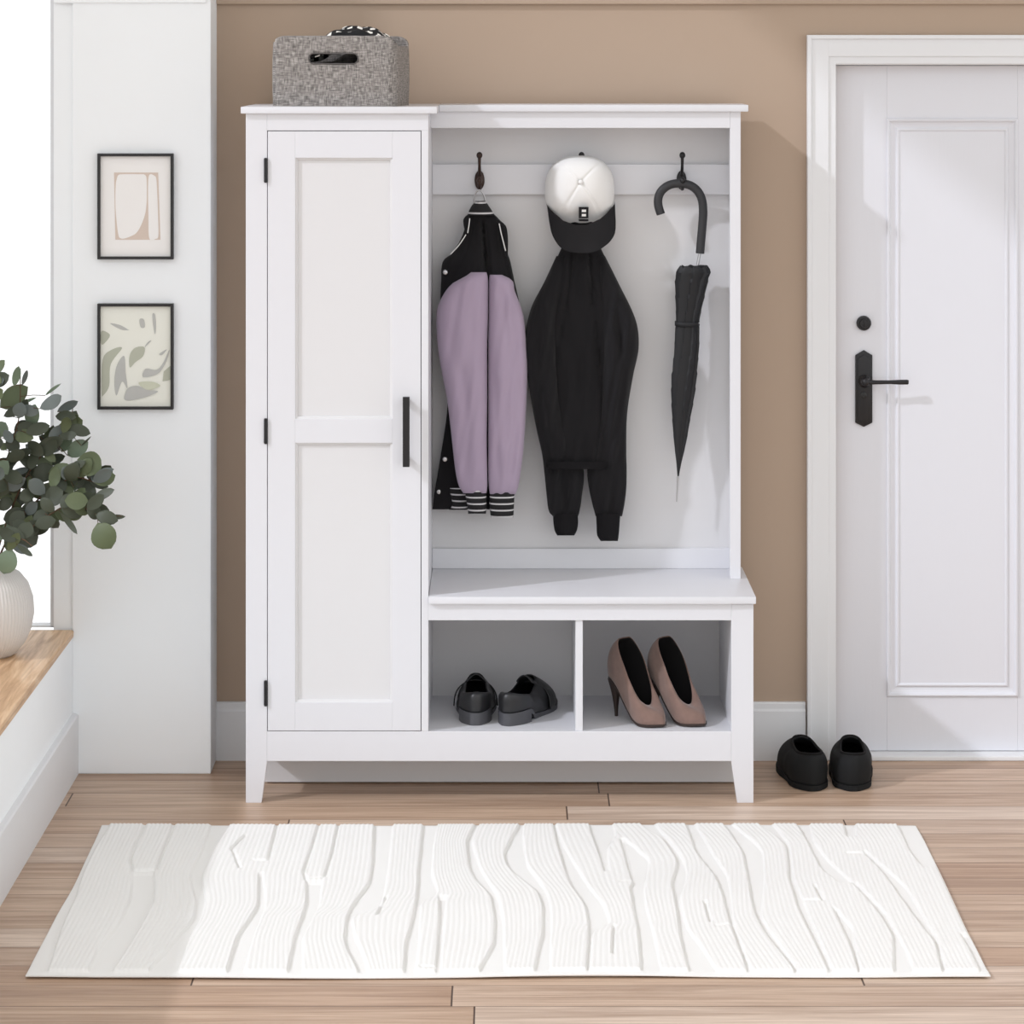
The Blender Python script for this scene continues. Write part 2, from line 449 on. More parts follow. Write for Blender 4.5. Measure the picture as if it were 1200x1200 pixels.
# lever handle with its back plate, and deadbolt
b = MB(); s = (DC + YF) / FL
pts = [W(1002, 416, YF), W(1012, 410, YF), W(1022, 416, YF), W(1022, 495, YF), W(1012, 500, YF), W(1002, 495, YF)]
b.prism([(p.x, p.z) for p in pts], 'y', YF - .007, YF, .0018)
pts = [W(1004.5, 420, YF), W(1012, 415, YF), W(1019.5, 420, YF), W(1019.5, 491, YF), W(1012, 495.5, YF), W(1004.5, 491, YF)]
b.prism([(p.x, p.z) for p in pts], 'y', YF - .010, YF - .006, .001)
lp = b.build('lever_handle', M['black'], door, True, 30)
c = W(1012.5, 446, YF)
b = MB().lathe([(.0165, -.009), (.0165, -.014), (.013, -.018), (.009, -.024), (.009, -.036)], c, 24, axis='y')
yl = YF - .034
b.ell((c.x, yl, c.z), .0105, .009, .0105)
b.tube([(c.x, yl, c.z), (c.x + .03, yl - .002, c.z), (c.x + .06, yl, c.z), (c.x + .085, yl, c.z), (c.x + .104, yl + .002, c.z), (c.x + .108, yl + .002, c.z)],
       [.0062, .0052, .0048, .0062, .0062, .004], 14, smoothn=4)
b.build('lever', M['black'], lp, True)
c = W(1011.5, 462.5, YF)
b = MB().lathe([(.0085, -.009), (.0085, -.0125), (.0068, -.0135), (.001, -.0136)], c, 20, axis='y')
b.box(c.x - .0012, c.x + .0012, c.y - .0150, c.y - .0130, c.z - .005, c.z + .005, 0)
b.build('keyhole', M['frame'], lp, True)
c = W(1012, 378.5, YF)
b = MB().lathe([(.0185, 0), (.0185, -.008), (.0165, -.012), (.0125, -.0125), (.0115, -.017), (.001, -.0172)], c, 32, axis='y')
b.box(c.x - .0015, c.x + .0015, c.y - .0195, c.y - .016, c.z - .007, c.z + .007, .0005)
b.build('deadbolt', M['black'], door, True)

# ------------------------------------------------------------------ hall tree
ht = thing('hall_tree', 'white hall tree with tall paneled cupboard, shoe bench and coat hooks against the tan wall', 'hall tree', (0, 0, 0))
HB = 0.368                                            # back of the furniture
WH = M['white']
X0, X1 = wx(288), wx(883)
zb = wz(892); za = wz(857); zt = wz(133)              # apron bottom / top, underside of the tops
XC = wx(502)                                          # right face of the cupboard
# tops
MB().box(wx(282, -.012), wx(512, -.012), -.012, HB, zt, zt + .016, .002).build('cabinet_top', WH, ht, True, 30)
YH = .21                                              # front of the hutch
MB().box(wx(512, -.012) + .0005, wx(877, YH - .012), YH - .012, HB, zt, zt + .0165, .002).build('hutch_top', WH, ht, True, 30)
# legs: tapered feet that run up as stiles
def leg(xo, xi, xf, ztop, y0, y1):
    """xo outer edge, xi inner edge, xf inner edge at floor"""
    b = MB(); b.prism([(xo, 0), (xf, 0), (xi, zb - .003), (xi, ztop), (xo, ztop)], 'y', y0, y1, .0012)
    return b.build('leg', WH, ht)
leg(X0, wx(313), wx(306.5), zt, 0, .022)
leg(X1, wx(857), wx(864), wz(708), 0, .022)
leg(X0, X0 + .03, X0 + .02, zb + .05, HB - .03, HB)
leg(X1, X1 - .03, X1 - .02, zb + .05, HB - .03, HB)
# aprons / rails
MB().box(wx(313), wx(857), .0, .020, zb, za, .001).build('apron', WH, ht)
MB().box(wx(313) , XC, 0, .02, wz(153), zt, .001).build('top_rail', WH, ht)
MB().box(wx(493.8), XC, 0, .02, za, wz(153), .001).build('stile', WH, ht)
MB().box(X0 + .001, X0 + .018, .022, HB, zb, zt, .001).build('side_panel', WH, ht)
MB().box(XC - .016, XC - .0002, .02, HB, za - .02, zt, .001).build('side_panel', WH, ht)
MB().box(X1 - .018, X1 - .001, .022, HB, zb, wz(708), .001).build('side_panel', WH, ht)
MB().box(wx(857) , wx(857) + .012, .022, HB - .012, za, wz(727), .0).build('cubby_liner', WH, ht)
MB().box(X0 + .018, X1 - .018, .02, HB - .008, za - .016, za, .001).build('bottom_shelf', WH, ht)
MB().box(X0 + .018, wx(868, YH) - .005, HB - .010, HB, za - .02, zt, 0).build('back_panel', M['panelw'], ht)
MB().box(wx(868, YH) - .005, X1 - .018, HB - .010, HB, za - .02, wz(699), 0).build('back_panel', M['panelw'], ht)
MB().box(X0 + .03, X1 - .03, .17, .185, 0.004, zb + .02, .001).build('plinth_board', M['panelw'], ht)
# cupboard door
dX0, dX1, dZ0, dZ1 = wx(313.8), wx(493), wz(856.2), wz(153.8)
pX0, pX1 = wx(346), wx(460)
b = MB()
yo, yi = -.001, .019
b.box(dX0, pX0, yo, yi, dZ0, dZ1, .0008); b.box(pX1, dX1, yo, yi, dZ0, dZ1, .0008)
for (p, q) in ((856.2, 823), (519, 491), (185, 153.8)):
    b.box(pX0, pX1, yo, yi, wz(p), wz(q), .0008)
cd = b.build('door', WH, ht)
for (p, q) in ((823, 519), (491, 185)):
    b = MB()
    ring_profile(b, pX0 - .0005, pX1 + .0005, wz(p) - .0005, wz(q) + .0005, [(0, .012), (0, .0015), (.0012, .0015), (.0022, .0030), (.0045, .0035), (.0058, .0050), (.0062, .0085), (.007, .0085)])
    b.build('recessed_panel', M['panelw'], cd)
hx0, hx1, hz0, hz1 = wx(472, -.03), wx(480, -.03), wz(547, -.03), wz(465, -.03)
b = MB().box(hx0, hx1, -.036, -.025, hz0, hz1, .0012)
b.box(hx0 + .002, hx1 - .002, -.027, 0, hz0 + .008, hz0 + .020, .001); b.box(hx0 + .002, hx1 - .002, -.027, 0, hz1 - .020, hz1 - .008, .001)
b.build('handle', M['black'], cd)
for (p, q) in ((213, 186), (519, 491), (826, 798)):
    xh = wx(311.5)
    b = MB(); b.tube([(xh, -.004, wz(p)), (xh, -.004, wz(q))], .0042, 12)
    b.tube([(xh, -.004, wz(p) - .002), (xh, -.004, wz(p) + .003)], .0034, 10); b.tube([(xh, -.004, wz(q) - .003), (xh, -.004, wz(q) + .002)], .0034, 10)
    b.build('hinge', M['black'], cd, True)
# black sheet behind the door, its colour stands in for shade in the gaps
MB().box(X0 + .019, XC - .017, .0205, .0235, za, wz(153) + .004, 0).build('gap_shade_sheet', M['lining'], ht)
# bench
BZ1, BZ0 = wz(699.5, -.012), wz(708, -.012)
b = MB().prism([(XC + .0005, -.012), (wx(886, -.012), -.012), (wx(886, -.012), HB), (XC + .0005, HB)], 'z', BZ0, BZ1, .002)
b.build('bench_seat', WH, ht, True, 30)
MB().box(XC, wx(857), 0, .02, wz(727), BZ0, .001).build('bench_rail', WH, ht)
MB().box(wx(674.5), wx(683), .004, HB - .012, za, wz(708), .001).build('divider', WH, ht)
# hutch
px1 = wx(868, YH)
MB().box(px1 - .026, px1, YH, YH + .02, BZ1, zt, .0012).box(px1 - .016, px1 - .0005, YH + .018, HB, BZ1, zt, .001).build('hutch_side', WH, ht)
MB().box(XC, px1 - .026, YH, YH + .018, wz(150, YH), zt, .001).build('hutch_rail', WH, ht)
YB = HB - .010
MB().box(XC, px1 - .016, YB - .016, YB, wz(228, YB - .016), wz(192.5, YB - .016), .0015).build('hook_rail', WH, ht)
MB().box(XC, px1 - .016, YB - .016, YB, BZ1, wz(643, YB - .016), .0015).build('lower_rail', WH, ht)
YR = YB - .016
def hook(px):
    c = W(px, 211, YR)
    b = MB(); b.ell((c.x, YR - .004, c.z), .0125, .006, .024)
    b.tube([(c.x, YR - .006, c.z + .012), (c.x, YR - .022, c.z + .022), (c.x, YR - .034, c.z + .040), (c.x, YR - .038, c.z + .060)], [.0052, .0040, .0036, .0045], 12, smoothn=5)
    b.ell((c.x, YR - .038, c.z + .063), .0075, .0075, .0085)
    b.tube([(c.x, YR - .006, c.z - .012), (c.x, YR - .026, c.z - .020), (c.x, YR - .044, c.z - .018), (c.x, YR - .052, c.z - .002)], [.0055, .0045, .0042, .0045], 12, smoothn=5)
    b.ell((c.x, YR - .052, c.z + .001), .0068, .0068, .0075)
    b.tube([(c.x, YR - .009, c.z + .008), (c.x, YR - .012, c.z + .008)], .003, 8); b.tube([(c.x, YR - .009, c.z - .008), (c.x, YR - .012, c.z - .008)], .003, 8)
    return b.build('hook', M['bronze'] if px < 600 else M['black'], ht, True, 60)
for p in (562, 681, 798.5): hook(p)


# ------------------------------------------------------------------ garments
def garment(rows, Yf, Yb, grooves=(), n=44, step=4.0, round_=2.0, wr=0.0, seed=1, topclose=True, tilt=None):
    """closed cloth body; rows=(py, px_left, px_right[, Yfront]); grooves=(points[(py,px)], depth m, width px).
    Front surface bulges to Yf, back surface lies at Yb."""
    rnd = random.Random(seed); ph = [rnd.uniform(0, 6.28) for _ in range(8)]
    ys = [r[0] for r in rows]; N = max(6, int((ys[-1] - ys[0]) / step))
    b = MB(); out = []
    Yc = (Yf + Yb) / 2
    for i in range(N + 1):
        y = ys[0] + (ys[-1] - ys[0]) * i / N
        l = sm(ys, [r[1] for r in rows], y); r_ = sm(ys, [r[2] for r in rows], y)
        yf = sm(ys, [(r[3] if len(r) > 3 else Yf) for r in rows], y)
        ring = []
        for j in range(n + 1):                      # front, left -> right
            u = -1 + 2 * j / n; u = math.sin(u * math.pi / 2)
            px = (l + r_) / 2 + (r_ - l) / 2 * u
            bul = (1 - abs(u) ** round_) ** 0.5 if abs(u) < 1 else 0
            Y = Yc + (yf - Yc) * bul
            for (gp, dep, wd) in grooves:
                gy = [q[0] for q in gp]
                if gy[0] - 6 <= y <= gy[-1] + 6:
                    gx = sm(gy, [q[1] for q in gp], y)
                    fade = min(1, (y - gy[0] + 6) / 12, (gy[-1] + 6 - y) / 12) if len(gp) else 1
                    Y += dep * fade * math.exp(-((px - gx) / wd) ** 2) * min(1, bul * 2)
            if wr:
                Y += wr * bul * (math.sin(px * .33 + y * .045 + ph[0]) + .7 * math.sin(px * .19 - y * .07 + ph[1]) + .5 * math.sin(px * .6 + y * .11 + ph[2]))
            ring.append(W(px, y, Y))
        for j in range(1, n):                       # back, right -> left
            u = 1 - 2 * j / n; px = (l + r_) / 2 + (r_ - l) / 2 * u
            bul = (1 - abs(u) ** 2) ** 0.5
            ring.append(W(px, y, Yc + (Yb - Yc) * bul))
        out.append(ring)
    b.grid(out, True, True)
    return b


# varsity jacket (left hook)
vj = thing('varsity_jacket', 'black and mauve varsity jacket with striped cuffs hanging on the left hook', 'jacket', W(562, 236, .33))
body = garment([(251, 548, 579, .285), (262, 546, 589, .28), (280, 540, 593, .27), (297, 529, 595, .26), (306, 519, 598, .255), (330, 517, 603, .25), (352, 516, 608, .25), (400, 518, 617, .27), (440, 523, 618, .28), (480, 524, 616, .29), (536, 516, 610, .295), (578, 509, 596, .30), (597, 506.5, 590, .30)],
               .25, YB - .004, grooves=[([(262, 566), (300, 569), (350, 571), (420, 570)], .03, 3.0), ([(262, 556), (300, 545), (330, 528)], .006, 2.5), ([(262, 583), (300, 590), (330, 598)], .006, 2.5)], wr=.0010, seed=3)
vb = body.build('body', M['blackcloth'], vj, True, 80)
sl = garment([(319, 552, 570, .235), (324, 545, 571.5, .222), (333, 529, 572, .214), (352, 516, 572, .208), (368, 511.5, 572, .205), (407, 513, 571, .206), (440, 518.5, 571, .21), (469, 524, 571, .214), (520, 530, 570.5, .222), (554, 534, 571, .228), (570, 538, 571, .238), (578, 543, 570, .245)],
             .205, .30, grooves=[([(430, 540), (500, 548), (560, 545)], .006, 6), ([(380, 556), (450, 548), (540, 538)], .005, 5), ([(350, 536), (420, 530)], .004, 7)], round_=2.4, wr=.0012, seed=5)
s1 = sl.build('sleeve', M['mauve'], vj, True, 80); s1['label'] = 'mauve left sleeve'
sr = garment([(322, 574, 588, .24), (328, 573, 600, .232), (340, 572.5, 603, .226), (366, 572.5, 612.5, .22), (400, 572, 616.5, .218), (443, 572, 618, .218), (521, 572, 614, .225), (555, 572, 610, .23), (572, 573, 607, .238), (579, 574, 604, .245)],
             .218, .30, grooves=[([(340, 588), (430, 598), (520, 592)], .006, 6), ([(360, 604), (470, 606), (560, 598)], .007, 5), ([(440, 580), (560, 584)], .004, 4)], round_=2.4, wr=.0012, seed=6)
s2 = sr.build('sleeve', M['mauve'], vj, True, 80); s2['label'] = 'mauve right sleeve'
c1 = garment([(575, 545, 569.5), (584, 546, 570), (595, 548, 570), (602, 548.5, 569.5)], .244, .285, round_=2.6, step=3)
c1.build('cuff', M['stripe'], s1, True, 80)
c2 = garment([(577, 574, 603), (590, 573.5, 602.5), (606, 575, 601.5)], .244, .285, round_=2.6, step=3)
c2.build('cuff', M['stripe'], s2, True, 80)
hm = garment([(572, 527, 549), (580, 528, 550), (592, 530, 549), (597.5, 526, 547)], .288, .318, step=3)
hm.build('hem', M['stripe'], vb, True, 80)
cl = garment([(235.5, 557, 569), (240, 553.5, 572), (246, 550, 576), (252.5, 547.5, 580)], .266, .325, step=2.0)
co = cl.build('collar', M['stripe2'], vj, True, 80)
for pts, rr_ in (([W(549, 253, .272), W(546, 258, .27), W(546.5, 266, .268), W(547.5, 274, .268)], [.004, .0065, .006, .004]),
                 ([W(583, 258, .27), W(590, 266, .266), W(592, 276, .264), W(593, 290, .262), W(593.5, 300, .262)], [.003, .0065, .0065, .005, .003])):
    MB().tube(pts, rr_, 10, smoothn=4).build('collar_flap', M['blackcloth'], co, True, 80)
for pts in ([W(550.5, 256, .262), W(549.5, 264, .260), W(548, 273, .260)], [W(585, 262, .262), W(587, 272, .256), W(590, 284, .252), W(592.5, 294, .252)],
            [W(546, 275, .262), W(538, 287, .258), W(528, 298, .268)]):
    MB().tube(pts, .0013, 8, smoothn=4).build('white_piping', M['whitecloth'], co, True, 80)
for (sx, sy, yy) in ((522, 319, .266), (521.5, 538, .298), (514.5, 576, .306), (512, 593, .308)):
    c = W(sx, sy, yy)
    MB().lathe([(.0065, 0.010), (.0065, -.003), (.005, -.0055), (.001, -.006)], c, 18, axis='y').build('snap_button', M['silver'], vb, True)
b = MB(); b.tube([W(554.5, 240, .29), W(556, 230, .288), W(559.5, 223.5, .286), W(563.5, 223.5, .286), W(567.5, 230, .288), W(569, 240, .29)], .0021, 8, smoothn=5)
b.build('hanging_loop', M['silver'], vj, True, 80)

# black jacket (middle hook)
bj = thing('black_jacket', 'plain black jacket hanging below the cap on the middle hook', 'jacket', W(681, 292, .33))
g1 = [(296, 671), (340, 667), (400, 656), (450, 649), (540, 648)]
g2 = [(296, 690), (340, 694), (400, 700), (460, 706), (540, 712)]
bd = garment([(250, 668, 694, .29), (280, 662, 700, .275), (297, 655, 707, .262), (330, 640, 724, .25), (362, 628, 738, .245), (405, 622, 742, .245), (450, 626, 736, .245), (500, 634, 728, .247), (535, 640, 718, .25), (549, 643, 714, .252)],
             .245, YB - .004, grooves=[(g1, .012, 2.6), (g2, .012, 2.6), ([(300, 681), (420, 676), (530, 684)], .005, 5)], wr=.0026, seed=11)
bo = bd.build('body', M['blackcloth'], bj, True, 80)
L = garment([(300, 652, 667, .27), (330, 638, 664, .25), (362, 622, 656, .236), (405, 614, 653, .23), (448, 619, 655, .23), (500, 628, 664, .24), (531, 635, 674, .25), (550, 637.5, 684, .258), (585, 641, 681.5, .262), (600, 643.5, 679, .268), (605, 648, 677.5, .272)],
            .23, .335, grooves=[([(360, 634), (450, 632), (560, 648)], .010, 5), ([(540, 660), (600, 664)], .008, 6)], round_=2.2, wr=.0034, seed=12)
l1 = L.build('sleeve', M['blackcloth'], bj, True, 80)
R = garment([(300, 695, 709, .27), (330, 698, 724, .25), (375, 701, 745, .236), (407, 703, 748.5, .23), (440, 704, 742, .23), (485, 702, 735, .24), (530, 690, 734, .25), (552, 688, 734.5, .258), (572, 690, 734, .262), (590, 694, 732, .266), (605, 698, 729, .272)],
            .23, .335, grooves=[([(350, 722), (430, 730), (520, 720)], .010, 5), ([(540, 712), (600, 716)], .008, 6)], round_=2.2, wr=.0034, seed=13)
r1 = R.build('sleeve', M['blackcloth'], bj, True, 80)
ribk = mat('black_rib_knit', lin(27, 26, 28), 0.95, 0.15, bump=(60, 0.6, 0.002, (14, 1, .2)))
garment([(602, 648, 677), (612, 648.5, 677.5), (622, 650, 676), (627.5, 653, 673)], .262, .315, step=3).build('cuff', ribk, l1, True, 80)
garment([(602, 698.5, 727), (615, 699, 726), (628, 700, 725), (634, 704, 724)], .262, .315, step=3).build('cuff', ribk, r1, True, 80)
garment([(541, 638, 717), (546, 638, 716), (550, 640, 714)], .238, .335, step=2).build('hem', ribk, bo, True, 80)

# cap
cap = thing('baseball_cap', 'white baseball cap with black bill hanging over the black jacket', 'cap', W(680, 222, .33))
cc = Vector((wx(679.5, .30), .322, wz(224, .30)))
RX, RZU, RZD, RYd = wx(720.5, .27) - wx(679.5, .27), .084, .092, .092
rows = []
na, nr = 96, 26
for i in range(nr + 1):
    t = i / nr * math.pi / 2
    row = []
    for k in range(na):
        q = 2 * math.pi * k / na
        rz = RZU if math.sin(q) > 0 else RZD
        sup = (abs(math.cos(q)) ** 2.4 + abs(math.sin(q)) ** 2.4) ** (-1 / 2.4)
        d = 0.0
        for sa in (48, 132, 235, 308):
            dq = (math.degrees(q) - sa + 180) % 360 - 180
            d += .0030 * math.exp(-(dq * math.radians(1) * math.cos(t) / .030) ** 2) * min(1, t * 5) if i > 1 else 0
        wob = 1 + .010 * math.sin(3 * q + 2.1 * t) * math.sin(2 * t)
        rr = math.sin(math.pi / 2 - t) if False else math.cos(t)
        row.append((cc.x + RX * sup * rr ** .85 * math.cos(q) * wob, cc.y - (RYd - d) * math.sin(t) ** .95, cc.z + .026 * math.sin(t) + rz * sup * rr ** .85 * math.sin(q) * wob))
    rows.append(row)
MB().grid(rows, True, True).build('crown', M['whitecloth'], cap, True, 80)
top = MB().ell((cc.x, cc.y - RYd, cc.z + .026), .006, .004, .006).build('top_button', M['whitecloth'], cap, True, 80)
# bill: curved plate below the crown
b = MB(); fr = []; bk = []
botx = [(-1, 641, 240), (-.86, 644, 262), (-.7, 647.5, 276), (-.52, 655, 288), (-.3, 664, 294), (0, 681, 296.5), (.3, 698, 294.5), (.52, 708, 289), (.7, 716.5, 281), (.86, 721.5, 268), (1, 720.5, 236)]
us = [q[0] for q in botx]
for i in range(15):
    v = i / 14; fr.append([]); bk.append([])
    for j in range(45):
        u = -1 + 2 * j / 44
        bx, by = sm(us, [q[1] for q in botx], u), sm(us, [q[2] for q in botx], u)
        tx = 680 + 40 * u; ty = 264 - 25 * abs(u) ** 2.2
        px = tx + (bx - tx) * v; py = ty + (by - ty) * v
        Y = .315 - .088 * (1 - abs(u) ** 2) ** .62 - .012 * v * (1 - u * u)
        p = W(px, py, Y); fr[-1].append(p); bk[-1].append(p + Vector((0, .004, -.0005)))
ring = [fr[i] + bk[i][::-1] for i in range(15)]
b.grid(ring, True, True)
b.build('bill', M['capblack'], cap, True, 80)
# square patch on the front of the crown
lc = W(684, 251, .235); s = (DC + .235) / FL
yq = .2285
def tiltbox(b, x0, x1, y0, y1, dy0, dy1):
    za_, zb_ = wz(y1, .23), wz(y0, .23)
    vs = []
    for d in (dy0, dy1):
        for (x, z) in ((x0, za_), (x1, za_), (x1, zb_), (x0, zb_)):
            sl = .46 * (z - wz(245, .23))             # the crown leans toward the viewer higher up
            vs.append((wx(x, .23), yq + d - sl, z))
    b.add(vs, [(0, 1, 2, 3), (7, 6, 5, 4), (0, 4, 5, 1), (1, 5, 6, 2), (2, 6, 7, 3), (3, 7, 4, 0)])
b = MB(); tiltbox(b, 678.5, 689.7, 243, 256, 0, .02); tiltbox(b, 678.5, 689.7, 257.6, 259.6, 0, .02)
pt = b.build('patch', M['capblack'], cap)
b = MB(); tiltbox(b, 681.8, 686.8, 245.6, 248.6, -.0008, .001); tiltbox(b, 681.8, 686.8, 250.8, 253.8, -.0008, .001)
b.build('patch_emblem', M['whitecloth'], pt)

# umbrella
um = thing('umbrella', 'folded black umbrella with crook handle hanging from the right hook', 'umbrella', W(797, 214, .30))
YU = .298
hp = [(774.5, 251), (771.5, 241), (771.5, 232), (775, 224), (783, 217.5), (793, 215), (803, 215.5), (812, 219), (819, 226), (823, 236), (824, 250), (823, 265), (821.5, 282), (820.3, 297)]
b = MB(); b.tube([W(x, y, YU) for x, y in hp], .0107, 18, smoothn=5); b.build('handle', M['rubber'], um, True, 60)
b = MB(); b.tube([W(820.3, 296, YU), W(816, 318, YU)], .0035, 10); b.build('shaft', M['silver'], um, True)
rowsu = [(312, 797, 829), (318, 793, 832.5), (327, 791.5, 830), (345, 791.5, 826), (374, 792, 820), (392, 790.5, 820), (408, 789.5, 820), (442, 786.5, 817), (464, 786.5, 814), (493, 788, 808.5), (519, 790, 804), (545, 792.8, 798), (561, 794, 795.2)]
rr = []
yy = [q[0] for q in rowsu]
for i in range(70):
    y = 312 + (561 - 312) * i / 69
    l = sm(yy, [q[1] for q in rowsu], y); r_ = sm(yy, [q[2] for q in rowsu], y)
    cxm, hw = (l + r_) / 2, (r_ - l) / 2 * (DC + YU) / FL
    row = []
    for k in range(80):
        q = 2 * math.pi * k / 80; tw = (y - 312) / 250 * 1.1
        saw = ((q + tw) * 8 / (2 * math.pi)) % 1
        pl_ = 1 - .19 * (saw ** .6) * (1 if y > 320 else .5)
        c = W(cxm, y, YU)
        row.append((c.x + hw * pl_ * 1.04 * math.cos(q), c.y + hw * .62 * pl_ * math.sin(q), c.z + (.0025 * math.sin(8 * q) if i < 2 else 0)))
    rr.append(row)
can = MB().grid(rr, True, True).build('canopy', M['blacksatin'], um, True, 30)
b = MB()
rl = [W(805.3, 379, YU) + Vector((.0308 * math.cos(q) - .0000, .0205 * math.sin(q), .0012 * math.sin(q))) for q in [2 * math.pi * k / 28 for k in range(29)]]
rowsb = [[p + Vector((0, 0, dz)) for p in rl] for dz in (-.0055, .0055)]
b.grid(rowsb)
strap = b.build('strap', M['blacksatin'], can, True)
md = strap.modifiers.new('t', 'SOLIDIFY'); md.thickness = .0012
MB().ell(W(819.3, 378.5, YU - .008), .0022, .0022, .0022, 12, 8).build('snap', M['silver'], strap, True)
b = MB(); b.tube([W(794.6, 558, YU), W(793, 588, YU)], [.0028, .0016], 10); b.build('ferrule', M['silver'], um, True)

# ------------------------------------------------------------------ basket on the cupboard
BZ = zt + .016
bx, by = wx(399.5, .12), .150
bk_ = thing('storage_basket', 'grey woven fabric basket with handle slot on top of the cupboard', 'basket', (bx, by, BZ), rz=math.radians(-6.5))
hwX, hwY, HT = .150, .112, .168
def rrect(t, hx, hy, r):
    """point on rounded rectangle, t in 0..1 starting mid-front going +x (counter-clockwise)"""
    per = [(2 * hx - 2 * r), math.pi * r / 2, (2 * hy - 2 * r), math.pi * r / 2] * 2
    L = sum(per); d = (t * L + (hx - r)) % L
    segs = 0
    x, y = -hx + r, -hy
    cs = [(hx - r, -hy + r, -90), (hx - r, hy - r, 0), (-hx + r, hy - r, 90), (-hx + r, -hy + r, 180)]
    st = [(-hx + r, -hy, 1, 0), (hx, -hy + r, 0, 1), (hx - r, hy, -1, 0), (-hx, hy - r, 0, -1)]
    for i in range(8):
        if d <= per[i] or i == 7:
            k = i // 2
            if i % 2 == 0: return st[k][0] + st[k][2] * d, st[k][1] + st[k][3] * d
            a = math.radians(cs[k][2] + 90 * d / per[i]); return cs[k][0] + r * math.cos(a), cs[k][1] + r * math.sin(a)
        d -= per[i]
NB, NZ = 240, 34
holes = lambda x, y, z: (y < -hwY + .02) and ((max(0, abs(x) - .021) ** 2 + ((z - .108)) ** 2) < .0100 ** 2 if abs(x) > .021 else abs(z - .108) < .0100)
rot = Matrix.Rotation(math.radians(-6.5), 3, 'Z')
def rimz(x, y):
    # the rim dips in a rounded corner at each of the four corners
    dx = min(1, max(0, abs(x) - (hwX - .034)) / .034)
    return HT - .024 * (1 - math.sqrt(max(0, 1 - dx * dx)))
bm = bmesh.new(); gridv = []
for i in range(NZ + 1):
    row = []
    for k in range(NB):
        x, y = rrect(k / NB, hwX, hwY, .022)
        z = rimz(x, y) * i / NZ
        bl = 1 + .012 * math.sin(math.pi * i / NZ)
        row.append(bm.verts.new((x * bl, y * bl, z)))
    gridv.append(row)
# cut the slot: move nearby vertices onto the slot outline and drop the faces inside
def slot_sd(x, z):
    ax = max(0, abs(x) - .047); return math.hypot(ax, z - .1135) - .0125
for i in range(NZ):
    for k in range(NB):
        q = [gridv[i][k], gridv[i][(k + 1) % NB], gridv[i + 1][(k + 1) % NB], gridv[i + 1][k]]
        cxm = sum(v.co.x for v in q) / 4; cym = sum(v.co.y for v in q) / 4; czm = sum(v.co.z for v in q) / 4
        if cym < -hwY + .01 and slot_sd(cxm, czm) < 0: continue
        bm.faces.new(q)
bm.faces.new(gridv[0][::-1])
for v in bm.verts:
    if v.co.y < -hwY + .01 and v.is_boundary and v.co.z < HT - .01:
        x, z = v.co.x, v.co.z - .1135
        cxx = max(-.047, min(.047, x)); d = Vector((x - cxx, z))
        if d.length > 1e-6:
            d = d.normalized() * .0125; v.co.x = cxx + d.x; v.co.z = .1135 + d.y
me = bpy.data.meshes.new('woven_body'); bm.to_mesh(me); bm.free(); me.materials.append(M['basket'])
me.polygons.foreach_set('use_smooth', [True] * len(me.polygons)); me.set_sharp_from_angle(angle=math.radians(50))
wb = bpy.data.objects.new('woven_body', me); COL.objects.link(wb); wb.parent = bk_
md = wb.modifiers.new('thick', 'SOLIDIFY'); md.thickness = .006; md.offset = -1
b = MB(); pts = []
for k in range(40):
    q = 2 * math.pi * k / 40; sx_ = .047 if math.cos(q) >= 0 else -.047
    pts.append((sx_ + .0125 * math.cos(q), -hwY * 1.012 - .0005, .1135 + .0125 * math.sin(q)))
b.tube(pts + [pts[0]], .0014, 8)
gr = b.build('handle_slot_rim', mat('dark_binding', lin(90, 86, 84), .8), None, True); gr.parent = bk_
# black sheet just above the basket floor, its colour makes the inside dark
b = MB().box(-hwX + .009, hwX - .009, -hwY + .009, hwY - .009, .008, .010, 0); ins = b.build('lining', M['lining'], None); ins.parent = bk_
# cloth inside, its folds pile over the rim
cl_ = []
CN = 60
for i in range(CN + 1):
    cl_.append([])
    for j in range(CN + 1):
        u, v = -1 + 2 * i / CN, -1 + 2 * j / CN
        x = u * (hwX - .016) ; y = v * (hwY - .016)
        edge = max(abs(u), abs(v))
        prof = sm([-1, -.55, -.3, -.1, .1, .5, .75, 1], [.118, .142, .158, .176, .186, .184, .172, .134], u)
        z = prof - .030 * max(0, abs(v) - .45) ** 1.4 + .0035 * math.sin(u * 13 + v * 5) + .003 * math.sin(v * 17 - u * 6)
        if edge > .93: z -= .02
        cl_[-1].append((x, y, z))
b = MB().grid(cl_)
ck = b.build('checked_cloth', M['check'], None, True, 80)
ck.location = (bx, by, BZ); ck.rotation_euler = (0, 0, math.radians(-6.5))
md = ck.modifiers.new('thick', 'SOLIDIFY'); md.thickness = .003
tag(ck, 'black and white checked cloth folded inside the grey basket', 'cloth')


